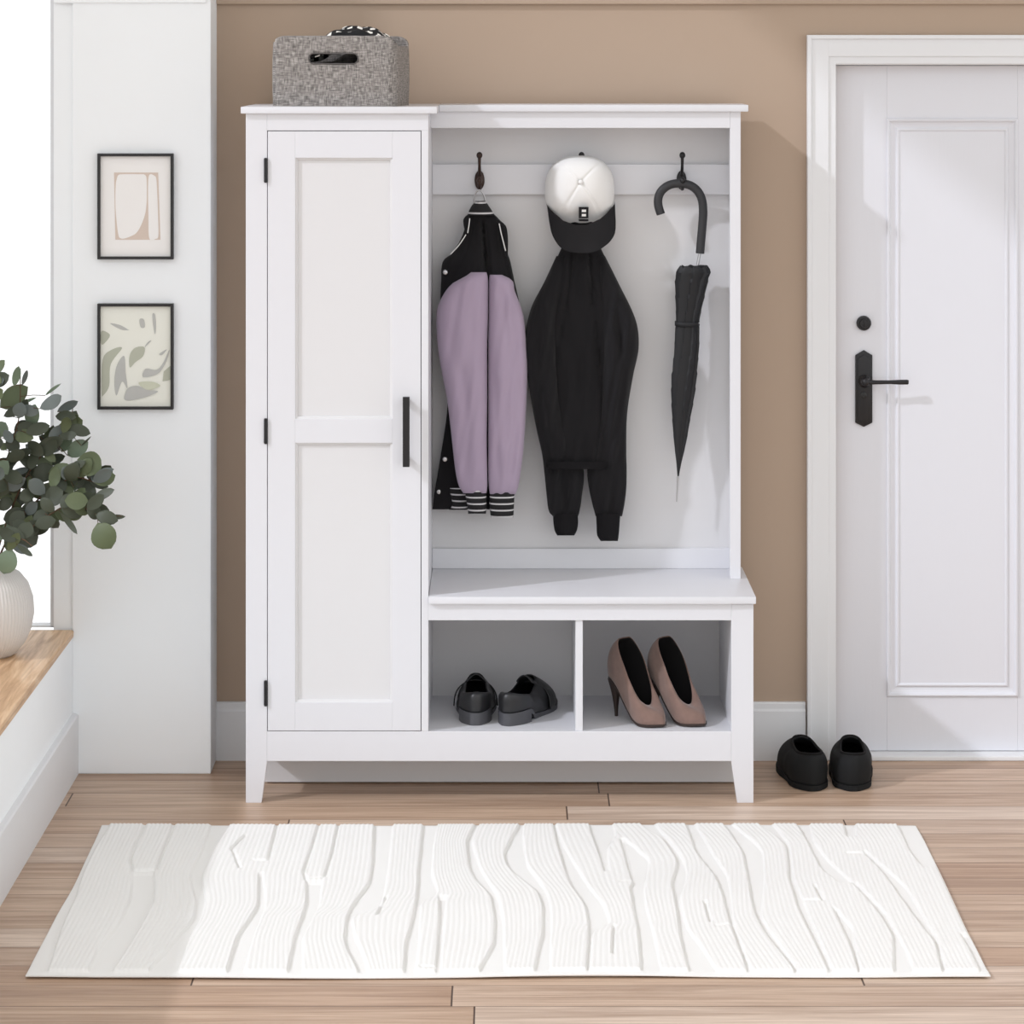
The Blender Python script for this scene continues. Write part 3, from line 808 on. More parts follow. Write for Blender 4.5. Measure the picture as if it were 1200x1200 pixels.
# ------------------------------------------------------------------ shoes
def shoe_mesh(Lh, w_toe, w_heel, toe_h, collar, vamp, lift=lambda s: 0.0, open_len=(-.46, .10), n=72, toe_pt=1.0, heel_lean=0.0, open_w=.62, front_drop=0, curv=1.0):
    """local frame: +y toe, x across, z up. returns (upper rows, outline) ; origin under the heel-toe middle"""
    def halfw(t):                                   # t -1 heel .. 1 toe
        return sm([-1, -.7, -.2, .3, .65, .88, 1], [w_heel * .55, w_heel * .92, w_heel * .86, w_toe * .97, w_toe, w_toe * .74 * toe_pt, w_toe * .2], t)
    out = []; tops = []
    for k in range(n):
        q = 2 * math.pi * k / n
        ty = math.sin(q); tx = math.cos(q)
        y = ty; t = y
        # outline from superellipse whose width follows halfw
        e = abs(tx) ** .62 * (1 if tx > 0 else -1)
        x = halfw(t * .97) * e if abs(ty) < .999 else 0
        out.append(Vector((x + .004 * math.sin(t * 1.5) * curv, y * Lh / 2, 0)))
        oy0, oy1 = open_len
        yc, yr = (oy0 + oy1) / 2, (oy1 - oy0) / 2
        ox = open_w * halfw(max(-.9, (yc + yr * ty) * 2)) * (abs(tx) ** .8) * (1 if tx > 0 else -1)
        f = (ty + 1) / 2                              # 0 heel, 1 front of opening
        z = collar(f)
        tops.append(Vector((ox, (yc + yr * ty) * Lh, z)))
    return out, tops


def shoe(name, label, loc, rz, kind, group):
    R = thing(name, label, 'shoe', loc, group, rz)
    def put(b, nm, m, par=R, sm_=True, ang=60):
        o = b.build(nm, m, None, sm_, ang); o.parent = par; return o
    if kind == 'loafer':
        Lh = .262; out, top = shoe_mesh(Lh, .051, .046, 0, lambda f: .078 - .016 * math.sin(f * math.pi) + .014 * f ** 3, 0, open_len=(-.455, .08), open_w=.66)
        so, hh = .010, .028
        hfun = lambda p: (.040 if p.y > .05 else .040 + .012 * (.05 - p.y) / .18)
    elif kind == 'slipon':
        Lh = .262; out, top = shoe_mesh(Lh, .056, .055, 0, lambda f: .086 - .008 * math.sin(f * math.pi) + .008 * f ** 2, 0, open_len=(-.44, .12), open_w=.60)
        so, hh = .012, .012
        hfun = lambda p: .060
    if kind in ('loafer', 'slipon'):
        base = so + (hh - so) * 0
        rows = []
        NV = 14
        zb0 = [ (hh if (kind == 'loafer' and p.y < -Lh * .20) else so) for p in out]
        # smooth spring
        zb0 = [sm([-1, -.46, -.34, .5, 1], [hh, hh, so + .002, so, so + .010], p.y / (Lh / 2)) for p in out]
        for i in range(NV + 1):
            v = i / NV; row = []
            for k, p in enumerate(out):
                B = Vector((p.x * .97, p.y * .985, zb0[k])); T = top[k]
                outn = Vector((p.x, p.y * .5, 0)).normalized() * .010
                C = B + outn + Vector((0, 0, hfun(p)))
                if p.y > 0: C = B + Vector((p.x * .06, .004, hfun(p) * (1 - .25 * p.y / (Lh / 2))))
                q = B * (1 - v) ** 2 + C * 2 * v * (1 - v) + T * v * v
                row.append(q)
            rows.append(row)
        b = MB(); b.grid(rows, True)
        up = put(b, 'upper', M['leather'] if kind == 'loafer' else M['canvas']); md = up.modifiers.new('t', 'SOLIDIFY'); md.thickness = .0028; md.offset = -1
        # sole
        b = MB(); lo = [Vector((p.x * 1.02, p.y * 1.005, sm([-1, -.46, -.34, .5, 1], [0 if False else hh - so * .9, hh - so * .9, .002, 0, .006], p.y / (Lh / 2)))) for p in out]
        hi = [Vector((p.x * 1.03, p.y * 1.01, zb0[k] + .002)) for k, p in enumerate(out)]
        mid = [Vector((p.x * .7, p.y * .8, zb0[k] + .001)) for k, p in enumerate(out)]
        ctr = [Vector((0, p.y * .8, zb0[k] + .001)) for k, p in enumerate(out)]
        lo2 = [Vector((p.x * .6, p.y * .8, lo[k].z)) for k, p in enumerate(out)]
        b.grid([lo2, lo, hi, mid], True); n_ = len(out)
        b.add(mid, [tuple(range(n_))]); b.add(lo2, [tuple(range(n_))[::-1]])
        so_ = put(b, 'sole', M['sole'] if kind == 'loafer' else M['canvas'], ang=35)
        if kind == 'loafer':
            hp_ = [p for p in out if p.y < -Lh * .22]
            hp_ = sorted(hp_, key=lambda p: math.atan2(p.y + Lh * .22, p.x))
            b = MB(); b.grid([[Vector((p.x * 1.03, p.y * 1.008, z)) for p in hp_] for z in (0.0, .012, .0285)], True, True)
            put(b, 'heel', M['sole'], ang=35)
            # vamp strap with saddle wings
            b = MB(); g = []
            for i in range(7):
                v = i / 6; yy_ = .018 + .034 * v; g.append([])
                for j in range(25):
                    a = math.pi * (j / 24); wv = .0515
                    g[-1].append((wv * math.cos(a) * (1 - .02 * v), yy_ + .008 * math.sin(a), .012 + (.060 - .010 * v) * math.sin(a) ** .78))
            b.grid(g); st = put(b, 'saddle_strap', M['leather']); md = st.modifiers.new('t', 'SOLIDIFY'); md.thickness = .003; md.offset = 1
            # tongue standing up in front of the opening
            b = MB(); g = []
            for i in range(9):
                v = i / 8; g.append([])
                for j in range(13):
                    u = -1 + j / 6; g[-1].append((u * .028 * (1 - .28 * v ** 3), .030 - .050 * v, .078 + .024 * v - .016 * u * u - .003 * v))
            b.grid(g); tg = put(b, 'tongue', M['leather']); md = tg.modifiers.new('t', 'SOLIDIFY'); md.thickness = .003
        else:
            # ankle binding
            b = MB(); pts = [t_ + Vector((0, 0, 0)) for t_ in top]; b.tube(pts + [pts[0]], .0036, 8); put(b, 'collar', M['lining'])
            b = MB(); g = []
            for i in range(9):
                v = i / 8; g.append([])
                for j in range(13):
                    u = -1 + j / 6; g[-1].append((u * .034 * (1 - .2 * v ** 2), .046 - .030 * v, .078 + .020 * v - .014 * u * u))
            b.grid(g); tg = put(b, 'tongue', M['canvas']); md = tg.modifiers.new('t', 'SOLIDIFY'); md.thickness = .004
    if kind == 'bootie':
        Lh = .186; n = 80; HH = .092
        lift = lambda y: sm([-1, -.75, -.45, -.1, .25, .5, 1], [HH, HH - .002, .074, .036, .010, .004, .007], y / (Lh / 2))
        hw = lambda t: sm([-1, -.8, -.5, -.1, .3, .6, .86, 1], [.012, .021, .025, .027, .034, .036, .024, .006], t)
        out = []; top = []
        for k in range(n):
            q = 2 * math.pi * k / n; tx, ty = math.cos(q), math.sin(q)
            e = abs(tx) ** .6 * (1 if tx > 0 else -1)
            out.append(Vector((hw(ty * .98) * e, ty * Lh / 2, lift(ty * Lh / 2))))
            f = (ty + 1) / 2
            # opening: tall round the heel, plunging to the low vamp
            z = sm([0, .12, .3, .5, .7, .88, 1], [.194, .192, .172, .142, .104, .064, .046], f)
            yy_ = sm([0, .15, .35, .6, .85, 1], [-.046, -.041, -.026, .000, .026, .042], f)
            xx = sm([0, .1, .3, .6, .85, 1], [.016, .028, .035, .036, .032, .024], f) * (abs(tx) ** .75) * (1 if tx > 0 else -1)
            top.append(Vector((xx, yy_, z)))
        rows = []
        for i in range(17):
            v = i / 16; row = []
            for k, B in enumerate(out):
                T = top[k]; y = B.y / (Lh / 2)
                hgt = sm([-1, -.3, .3, 1], [.07, .06, .045, .030], y)
                C = Vector((B.x * 1.3, B.y - .016 * max(0, min(1, (-.1 - y) / .6)) + (.004 if y > .5 else 0), B.z + hgt))
                row.append(B * (1 - v) ** 2 + C * 2 * v * (1 - v) + T * v * v)
            rows.append(row)
        b = MB(); b.grid(rows, True); up = put(b, 'upper', [M['suede'], M['lining']])
        md = up.modifiers.new('t', 'SOLIDIFY'); md.thickness = .0025; md.offset = -1; md.material_offset = 1
        b = MB(); lo = [p + Vector((0, 0, -.004)) for p in out]; hi = [Vector((p.x * 1.03, p.y * 1.01, p.z + .001)) for p in out]
        # strips across the sole
        rowsS = []
        for i in range(31):
            y = -1 + 2 * i / 30; h_ = hw(y * .98) * max(.05, (1 - abs(y) ** 6) ** .5) * 1.03; yy_ = y * Lh / 2 * 1.01; z = lift(y * Lh / 2)
            rowsS.append([(-h_, yy_, z - .003), (h_, yy_, z - .003), (h_, yy_, z + .002), (-h_, yy_, z + .002)])
        b.grid(rowsS, True, True); put(b, 'sole', M['heelm'], ang=30)
        b = MB(); rowsH = []
        for i in range(13):
            v = i / 12; r = .015 * (1 - v) ** 1.8 + .0044; yc = -.072 + .003 * v
            rowsH.append([(r * math.cos(q), yc + r * .95 * math.sin(q) + .0, (HH - .003) * (1 - v)) for q in [2 * math.pi * k / 20 for k in range(20)]])
        b.grid(rowsH, True, True); put(b, 'heel', M['heelm'], ang=50)
    return R


SZ = za
shoe('loafer', 'black leather loafer at left in the left bench cubby, heel facing out', (wx(557, .04), .185, SZ), math.radians(2), 'loafer', 'loafers in the left cubby')
shoe('loafer', 'black leather loafer turned sideways, nearer the cubby divider', (.006 + .131 * math.sin(math.radians(21)), .048 + .131 * math.cos(math.radians(21)), SZ), math.radians(-21), 'loafer', 'loafers in the left cubby')
shoe('high_heel', 'taupe suede high heel bootie nearer the cubby divider', (.315, .100, SZ), math.radians(180 + 42), 'bootie', 'high heels in the right cubby')
shoe('high_heel', 'taupe suede high heel bootie on the right in the right cubby', (.412, .108, SZ), math.radians(180 + 42), 'bootie', 'high heels in the right cubby')
shoe('slip_on_shoe', 'left one of the two black slip-on shoes on the floor beside the hall tree', (wx(942, .2), .228, 0), math.radians(8), 'slipon', 'black shoes on the floor by the door')
shoe('slip_on_shoe', 'right one of the two black slip-on shoes on the floor, nearer the door', (wx(999, .2), .228, 0), math.radians(-3), 'slipon', 'black shoes on the floor by the door')

# ------------------------------------------------------------------ pictures
def picture(y0, y1, label, shapes, paper):
    t = thing('framed_picture', label, 'picture', W(158.5, (y0 + y1) / 2, YP), 'framed prints on the white wall')
    x0, x1, z0, z1 = wx(114, YP - .015), wx(203, YP - .015), wz(y1, YP - .015), wz(y0, YP - .015); fw = .0068
    b = MB(); f0 = YP - .016
    b.box(x0, x0 + fw, f0, YP, z0, z1, .0008); b.box(x1 - fw, x1, f0, YP, z0, z1, .0008)
    b.box(x0 + fw, x1 - fw, f0, YP, z0, z0 + fw, .0008); b.box(x0 + fw, x1 - fw, f0, YP, z1 - fw, z1, .0008)
    b.build('frame', M['frame'], t)
    b = MB(); yb = YP - .006
    b.add([(x0 + .004, yb, z0 + .004), (x1 - .004, yb, z0 + .004), (x1 - .004, yb, z1 - .004), (x0 + .004, yb, z1 - .004)], [(0, 1, 2, 3)])
    sx, sz = (x1 - x0), (z1 - z0); mats = [paper]
    for n_, (m, pts) in enumerate(shapes):
        if m not in mats: mats.append(m)
        mi = mats.index(m)
        P = [Vector((x0 + (px - 105) * 1.0 * 0 + (px - 114) / 89 * sx, yb - .0004 - .00012 * n_, z1 - (py - y0) / (y1 - y0) * sz)) for px, py in pts]
        k = tessellate_polygon([[Vector((p.x, p.z, 0)) for p in P]])
        b.add([tuple(p) for p in P], [tuple(q) for q in k], mi)
    b.build('print', mats, t)


def arc(pts, k=6):
    """smooth closed outline"""
    n = len(pts); out = []
    for i in range(n):
        p0, p1, p2, p3 = [Vector(pts[(i + d) % n]) for d in (-1, 0, 1, 2)]
        for j in range(k):
            t = j / k
            out.append(tuple(0.5 * ((2 * p1) + (p2 - p0) * t + (2 * p0 - 5 * p1 + 4 * p2 - p3) * t * t + (3 * p1 - p0 - 3 * p2 + p3) * t ** 3)))
    return out
def Z1(l): return [(105 + x / 8.27, 170 + y / 8.27) for x, y in l]
def Z2(l): return [(105 + x / 8.27, 345 + y / 8.27) for x, y in l]

sh1 = [(M['beige'], Z1([(232, 268), (660, 268), (682, 920), (245, 920)])),
       (M['paper'], arc(Z1([(258, 330), (275, 292), (320, 284), (480, 284), (530, 290), (548, 340), (548, 560), (525, 700), (460, 840), (380, 892), (300, 908), (270, 850), (246, 600), (248, 400)]))),
       (M['paper'], arc(Z1([(575, 290), (625, 300), (645, 360), (660, 700), (662, 880), (640, 910), (575, 908), (566, 700), (562, 400)])))]
picture(180, 304, 'small black framed print of beige abstract outlines, the upper one', sh1, M['paper'])
S, G_ = M['sage'], M['sage2']
sh2 = [(S, arc(Z2([(110, 360), (185, 385), (180, 430), (112, 490)]))),
       (G_, arc(Z2([(195, 285), (290, 300), (370, 345), (385, 350), (300, 345)]))),
       (S, arc(Z2([(310, 522), (200, 545), (122, 640), (115, 960), (125, 985), (185, 890), (200, 680)]))),
       (G_, arc(Z2([(330, 600), (260, 690), (235, 850), (255, 985), (310, 850), (362, 915), (345, 760)]))),
       (S, arc(Z2([(525, 515), (440, 520), (385, 590), (385, 710), (440, 660), (515, 600)]))),
       (G_, arc(Z2([(480, 245), (520, 245), (530, 320), (490, 320)]))),
       (G_, arc(Z2([(605, 195), (630, 200), (640, 310), (630, 390), (612, 300)]))),
       (G_, arc(Z2([(530, 515), (595, 450), (560, 465)]))),
       (G_, arc(Z2([(745, 535), (670, 580), (700, 590)]))),
       (G_, arc(Z2([(768, 540), (700, 680), (640, 735), (540, 725), (515, 805), (660, 770), (740, 650)]))),
       (S, Z2([(785, 690), (715, 750), (703, 845), (785, 830)])),
       (G_, arc(Z2([(380, 905), (460, 890), (560, 930), (660, 945), (520, 1005), (345, 1030), (345, 950)]))),
       (S, arc(Z2([(470, 860), (600, 850), (680, 890), (560, 930)])))]
sh2[-1] = (mat('pale_sage_ink', lin(208, 210, 190), .8, .2), sh2[-1][1])
picture(356, 480, 'small black framed print of sage green leaves, the lower one', sh2, M['paper2'])

# ------------------------------------------------------------------ vase and branches
VX, VY, VZ = wx(-14, -.02), -.02, .354
prof = [(.02, .0), (.058, .0), (.066, .006), (.086, .030), (.100, .062), (.1065, .098), (.104, .135), (.093, .168), (.074, .192), (.054, .204), (.047, .212), (.046, .217), (.041, .217), (.041, .205), (.050, .19), (.09, .13), (.09, .05), (.03, .01)]
v = MB().lathe(prof, (VX, VY, VZ), 288, rib=(.010, 72)).build('vase', M['ceramic'], None, True, 60)
tag(v, 'pale grey ribbed round ceramic vase on the wooden window sill', 'vase')
# origin is world zero for lathe-built mesh: keep its base at the sill

eu = thing('eucalyptus_bunch', 'bunch of green eucalyptus branches standing in the ribbed vase', 'plant', (VX, VY, VZ + .20))
LS = 4.615
def LP(x, y): return (x / LS, 420 + y / LS)
branches = [
    ([(-4, 668), (12, 640), (48, 610), (86, 590), (112, 603), (143, 605)], -.10),
    ([(-6, 668), (10, 630), (45, 585), (85, 560), (115, 565), (130, 548)], -.02),
    ([(-8, 668), (5, 620), (30, 560), (60, 520), (80, 500), (86, 474)], .06),
    ([(-10, 668), (-5, 610), (8, 540), (22, 490), (24, 432)], .0),
    ([(-6, 668), (2, 655), (22, 632), (38, 640)], -.13),
    ([(-12, 668), (-22, 600), (-42, 530), (-60, 470)], -.06),
    ([(-12, 668), (-30, 625), (-64, 580), (-96, 560)], .02),
    ([(-10, 668), (-8, 600), (-12, 520), (-14, 440)], -.14),
    ([(-14, 668), (-34, 650), (-62, 640), (-84, 660)], -.10),
]
leaves = [  # base x,y  tip x,y  width  tone   (crop units)
    (75, 150, 100, 48, 36, 2), (120, 145, 146, 68, 22, 3), (0, 265, 142, 160, 95, 1), (215, 272, 325, 205, 60, 3), (245, 200, 325, 140, 14, 2),
    (310, 288, 415, 235, 40, 3), (300, 312, 406, 318, 52, 0), (165, 372, 188, 255, 70, 2), (75, 265, 190, 214, 16, 2), (20, 312, 150, 268, 50, 0),
    (140, 400, 262, 365, 62, 0), (262, 425, 362, 372, 52, 3), (335, 505, 378, 418, 62, 2), (365, 525, 470, 455, 74, 2), (440, 472, 490, 424, 9, 0),
    (420, 545, 542, 590, 112, 1), (528, 615, 612, 600, 26, 3), (488, 640, 580, 665, 50, 3), (262, 620, 392, 600, 70, 1), (288, 660, 442, 670, 92, 2),
    (430, 650, 505, 760, 72, 0), (498, 765, 612, 712, 46, 0), (350, 770, 470, 770, 80, 1), (478, 765, 512, 845, 42, 1), (556, 862, 672, 856, 24, 0),
    (528, 890, 598, 1020, 118, 1), (372, 870, 442, 822, 52, 1), (325, 832, 412, 944, 28, 0), (240, 838, 312, 912, 58, 0), (158, 878, 232, 908, 26, 0),
    (98, 925, 192, 1000, 96, 0), (92, 1008, 172, 1066, 26, 0), (60, 1030, 22, 1158, 92, 2), (0, 985, 52, 872, 42, 2), (-15, 650, 40, 560, 74, 2),
    (38, 708, 132, 650, 58, 3), (58, 525, 165, 500, 42, 0), (138, 722, 232, 722, 42, 1), (160, 835, 255, 778, 60, 1), (18, 870, 152, 845, 84, 0),
    (58, 622, 150, 598, 34, 3), (175, 650, 285, 590, 84, 0), (248, 775, 335, 718, 90, 0), (-10, 545, 62, 600, 72, 0), (195, 490, 335, 440, 62, 0),
    (220, 565, 345, 530, 52, 0), (150, 560, 190, 640, 60, 0), (330, 720, 400, 830, 60, 0), (60, 780, 150, 740, 60, 0), (300, 560, 240, 500, 40, 1),
    (-20, 420, 28, 352, 70, 2), (5, 495, 42, 462, 40, 1), (0, 820, 60, 760, 60, 0), (30, 450, 130, 385, 26, 3), (90, 480, 60, 420, 22, 3),
    (0, 900, 40, 960, 70, 1), (40, 880, 90, 950, 80, 0), (130, 830, 60, 900, 70, 0), (190, 720, 110, 760, 60, 0), (220, 690, 290, 740, 80, 0),
    (380, 600, 460, 560, 40, 0), (400, 700, 330, 740, 50, 1), (20, 960, 110, 1010, 60, 0), (60, 960, 40, 1040, 60, 1), (210, 420, 300, 460, 50, 0), (150, 450, 230, 520, 60, 0),
]
L = [(LP(a, b_), LP(c, d), w / LS, t) for a, b_, c, d, w, t in leaves]
rnd = random.Random(21)
bcurves = []
for pts, dy in branches:
    P = []
    for i, (x, y) in enumerate(pts):
        f = i / (len(pts) - 1); Y = VY + dy * f
        P.append(W(x, y, Y))
    bcurves.append(spline(P, [0] * len(P), 10)[0])
# filler leaves of the inner and hidden parts of the bunch
for bi, cv in enumerate(bcurves):
    hidden = bi >= 5
    for k in [q for q in range(14, len(cv), 2) for _ in range(2 if bi < 4 or bi == 7 else 1)]:
        if not hidden and rnd.random() < .10: continue
        p = cv[k]; D = DC + p.y
        px, py = p.x / D * FL + 592, 60 + (HC - p.z) / D * FL
        if not hidden and k > len(cv) * .80: continue
        a = rnd.uniform(-2.6, .6); ln = rnd.uniform(15, 26)
        L.append(((px, py), (px + ln * math.cos(a), py + ln * math.sin(a)), rnd.uniform(11, 19), rnd.choice([0, 0, 0, 0, 1, 1, 3]), bi))
bobs = []; fol = []
for bi, cv in enumerate(bcurves):
    n_ = len(cv); b = MB(); b.tube(cv, [.0026 - .0017 * i / n_ for i in range(n_)], 7)
    bobs.append(b); fol.append(MB())
def add_leaf(mb, p0, p1, wd, nrm, mi):
    ax = p1 - p0; ln = ax.length; ax.normalize(); side = ax.cross(nrm).normalized(); n = side.cross(ax).normalized()
    rows = []; cup = rnd.uniform(-.10, .16); bend = rnd.uniform(-.12, .12)
    for i in range(9):
        t = i / 8; w_ = wd / 2 * (math.sin(math.pi * min(1, t ** 1.05)) ** .58 if 0 < t < 1 else .03)
        c = p0 + ax * ln * t + n * ln * bend * math.sin(math.pi * t)
        rows.append([c + side * (w_ * u) + n * (cup * w_ * abs(u) ** 1.5) for u in (-1, -.66, -.33, 0, .33, .66, 1)])
    up = rows; dn = [[q - n * .0007 for q in r] for r in rows]
    ring = [up[i] + dn[i][::-1] for i in range(9)]
    mb.grid(ring, True, True, mi)
for lf in L:
    (bx_, by_), (tx_, ty_), w_, tone = lf[:4]
    best = None
    cands = [lf[4]] if len(lf) > 4 else range(0, 5)
    for bi in cands:
        for p in bcurves[bi]:
            D = DC + p.y; px, py = p.x / D * FL + 592, 60 + (HC - p.z) / D * FL
            d = (px - bx_) ** 2 + (py - by_) ** 2
            if best is None or d < best[0]: best = (d, bi, p)
    d, bi, p = best
    Y = p.y + rnd.uniform(-.03, .03)
    Y2 = Y + rnd.uniform(-.025, .025)
    P0, P1 = W(bx_, by_, Y), W(tx_, ty_, Y2)
    if P0.x < -1.33 or P1.x < -1.33: continue
    if max(P0.y, P1.y) > YP - .02: continue
    nrm = Vector((rnd.uniform(-.45, .45), -1, rnd.uniform(.0, .55)))
    if (P1 - P0).length < .005: continue
    dv = (P1 - P0); P1 = P0 + dv * 1.06
    add_leaf(fol[bi], P0, P1, w_ * (1.22 if len(lf) == 4 else 1.0) * (DC + Y) / FL, nrm, tone)
    fol[bi].tube([p, (p + P0) / 2 + Vector((0, 0, .002)), P0], .0009, 5, mi=4)
for bi in range(len(bcurves)):
    bo_ = bobs[bi].build('branch', M['bark'], eu, True)
    fol[bi].build('foliage', [M['leaf0'], M['leaf1'], M['leaf2'], M['leaf3'], M['bark']], bo_, True, 80)

# ------------------------------------------------------------------ rug
Y0R, Y1R = 3224 * HC / (1148 - 60) - DC, 3224 * HC / (970 - 60) - DC
gaps = [
    [(973, 112, 128), (1000, 100, 112), (1030, 84, 97), (1060, 70, 88), (1100, 45, 70), (1142, 20, 57)],
    [(1027, 155, 180), (1040, 154.5, 182), (1065, 152, 180), (1092, 137, 165), (1117, 115, 150), (1142, 104, 133)],
    [(970, 247, 270), (997, 240, 255), (1032, 222, 237), (1062, 230, 242), (1082, 227, 236), (1102, 210, 224), (1142, 175, 210)],
    [(1028, 303, 309), (1067, 302, 312), (1105, 277, 297), (1142, 266, 287)],
    [(1037, 359, 378), (1065, 359, 375), (1105, 345, 355), (1142, 337, 356)],
    [(970, 438, 461), (1015, 437, 456), (1040, 433, 453), (1055, 421, 450), (1070, 411, 446), (1079, 407, 412), (1105, 403, 417), (1120, 407, 425), (1142, 419, 432)],
    [(970, 496, 513), (1000, 493, 508), (1030, 490, 506), (1045, 489, 512), (1055, 488, 514), (1062, 488, 494), (1090, 482, 492), (1110, 475, 491), (1142, 473, 487)],
    [(1056, 514, 524), (1085, 515, 521), (1142, 510, 517)],
    [(970, 557, 562), (992, 546, 553), (1022, 550, 563), (1038, 558, 572), (1055, 575, 583), (1085, 580, 590), (1112, 579, 591), (1142, 562, 592)],
    [(970, 609, 614), (990, 598, 613), (1007, 590, 616), (1020, 594, 618), (1032, 606, 627), (1050, 629, 640), (1070, 636, 646), (1100, 636, 646), (1142, 626, 645)],
    [(970, 648, 650), (995, 653, 660), (1020, 660, 675), (1045, 669, 690), (1070, 686, 708), (1090, 690, 716), (1097, 690, 695), (1142, 687, 691)],
    [(970, 690, 718), (985, 694, 722), (1000, 699, 712), (1027, 710, 715)],
    [(990, 728, 733), (1015, 737, 762), (1040, 743, 757), (1048, 738, 755), (1070, 742, 757), (1092, 747, 764), (1142, 751, 775)],
    [(970, 748, 767), (990, 777, 782), (1015, 794, 802), (1030, 791, 806), (1042, 787, 804), (1060, 790, 797), (1075, 793, 799), (1095, 796, 806), (1110, 798, 818), (1142, 807, 840)],
    [(970, 803, 814), (1005, 815, 834), (1032, 838, 853), (1057, 847, 857), (1090, 856, 860), (1142, 875, 880)],
    [(970, 847, 857), (1005, 870, 895), (1030, 876, 896), (1060, 880, 895), (1080, 886, 892), (1100, 897, 905), (1142, 930, 935)],
    [(970, 888, 905), (997, 921, 925), (1020, 924, 928), (1035, 924, 930), (1070, 935, 945), (1110, 955, 962), (1142, 970, 976)],
    [(970, 933, 949), (992, 945, 953), (1010, 955, 967), (1025, 963, 982), (1042, 985, 1001)],
    [(1070, 976, 979), (1095, 988, 1000), (1110, 995, 1001), (1142, 1005, 1008)],
    [(1040, 998, 1003), (1075, 1030, 1038), (1102, 1046, 1052), (1120, 1047, 1062), (1142, 1047, 1070)],
    [(970, 988, 1002), (988, 992, 1003)],
    [(1003, 1010, 1014), (1025, 1032, 1040), (1045, 1047, 1062), (1080, 1072, 1083), (1110, 1095, 1100), (1142, 1103, 1108)],
    [(970, 1050, 1078), (1005, 1067, 1095), (1022, 1082, 1100)],
    [(1100, 1125, 1150), (1120, 1136, 1160), (1142, 1147, 1175)],
]
grooves = [[(170, 970), (160, 992), (152, 1015), (155, 1027), (168, 1027.5), (183, 1026), (190, 1008), (204, 970)],
           [(288, 985), (272, 1002), (281, 1023)], [(297, 1015), (315, 1015), (321, 990), (325, 970)],
           [(374, 970), (366, 1000), (356, 1027), (359, 1037)], [(397, 970), (390, 1005), (381, 1033), (358, 1036)],
           [(453, 1057), (443, 1078)], [(720, 1092), (718, 1125)], [(692, 970), (710, 1027)], [(728, 990), (742, 1039), (728, 1041)],
           [(826, 1065), (833, 1087)], [(840, 1092), (856, 1090)], [(955, 1045), (965, 1062), (942, 1062)], [(992, 1006), (1009, 1006)],
           [(493, 1139), (510, 1140)]]
nx, ny = 920, 300
gy = np.linspace(1148, 970, ny); 
Ys = 3224 * HC / (gy - 60) - DC                    # rows placed evenly across the view of the pile
h = np.zeros((ny, nx)); Xw = np.zeros((ny, nx)); PX = np.zeros((ny, nx))
anch_full = [2, 5, 6, 8, 9, 10, 13, 15, 16]
def smooth_tab(tab):
    ys_ = np.arange(tab[0][0], tab[-1][0] + .5, 1.0); o_ = [ys_]
    for c in (1, 2):
        v_ = np.interp(ys_, [q[0] for q in tab], [q[c] for q in tab]); r_ = 9
        if len(ys_) > 12:
            sl0, sl1 = v_[1] - v_[0], v_[-1] - v_[-2]
            pad = np.concatenate([v_[0] - sl0 * np.arange(r_, 0, -1), v_, v_[-1] + sl1 * np.arange(1, r_ + 1)])
            kk = np.exp(-np.linspace(-2, 2, 2 * r_ + 1) ** 2); kk /= kk.sum(); v_ = np.convolve(pad, kk, 'valid')
        o_.append(v_)
    return o_
_st = {}
def ext(tab, y, c):
    if id(tab) not in _st: _st[id(tab)] = smooth_tab(tab)
    t_ = _st[id(tab)]; return np.interp(y, t_[0], t_[c])
for i, y in enumerate(gy):
    f = (y - 970) / 178.0
    xl = 119 + (32 - 119) * f + 2.5 * math.sin(f * 5); xr = 1073 + (1161 - 1073) * f + 1.2 * math.sin(f * 6)
    px = np.linspace(xl, xr, nx); PX[i] = px
    Xw[i] = (px - 592) / FL * (DC + Ys[i])
    e = 1.0 / (1 + 0)
    low = np.zeros(nx)
    for tab in gaps:
        ya, yb = tab[0][0], tab[-1][0]
        if yb >= 1142: yb = 1146
        if ya <= 973: ya = 965
        if y < ya or y > yb: continue
        fade = min(1, (y - ya) / 4 + .15, (yb - y) / 3 + .15)
        a = ext(tab, y, 1); c = ext(tab, y, 2)
        if c - a < 2.5: c = a + 2.5
        d = np.minimum(px - a, c - px)             # >0 inside
        low = np.maximum(low, np.clip(d / 1.6 + .5, 0, 1) * fade)
    # ribs follow the flow of the bands
    ax = [xl] + [0.5 * (ext(gaps[g], y, 1) + ext(gaps[g], y, 2)) for g in anch_full] + [xr]
    ref = [75] + [0.5 * (ext(gaps[g], 1060, 1) + ext(gaps[g], 1060, 2)) for g in anch_full] + [1118]
    ph = np.interp(px, ax, ref) / 5.6 * 2 * math.pi
    rib = (0.5 + 0.5 * np.cos(ph)) ** .7
    h[i] = (1 - low) * (.0070 + .0013 * rib) + low * .0012
def segdist(px, y, a, c):
    # distances in screen-like units, the depth axis stretched so grooves keep their width on the floor
    vx, vy = c[0] - a[0], (c[1] - a[1]) * 2.6
    wx_, wy_ = px - a[0], (y - a[1]) * 2.6
    t = np.clip((wx_ * vx + wy_ * vy) / (vx * vx + vy * vy + 1e-9), 0, 1)
    return np.hypot(wx_ - t * vx, wy_ - t * vy)
GYm = np.repeat(gy[:, None], nx, 1)
for gl_ in grooves:
    d = np.full((ny, nx), 1e9)
    for a, c in zip(gl_[:-1], gl_[1:]): d = np.minimum(d, segdist(PX, GYm, a, c))
    k = np.clip(1.6 - d / 1.7, 0, 1); h = h * (1 - k) + .0020 * k
fx = np.minimum(np.arange(nx), nx - 1 - np.arange(nx)); edge = np.clip(fx / 5.0, 0, 1) ** .5
h = h * edge[None, :] 
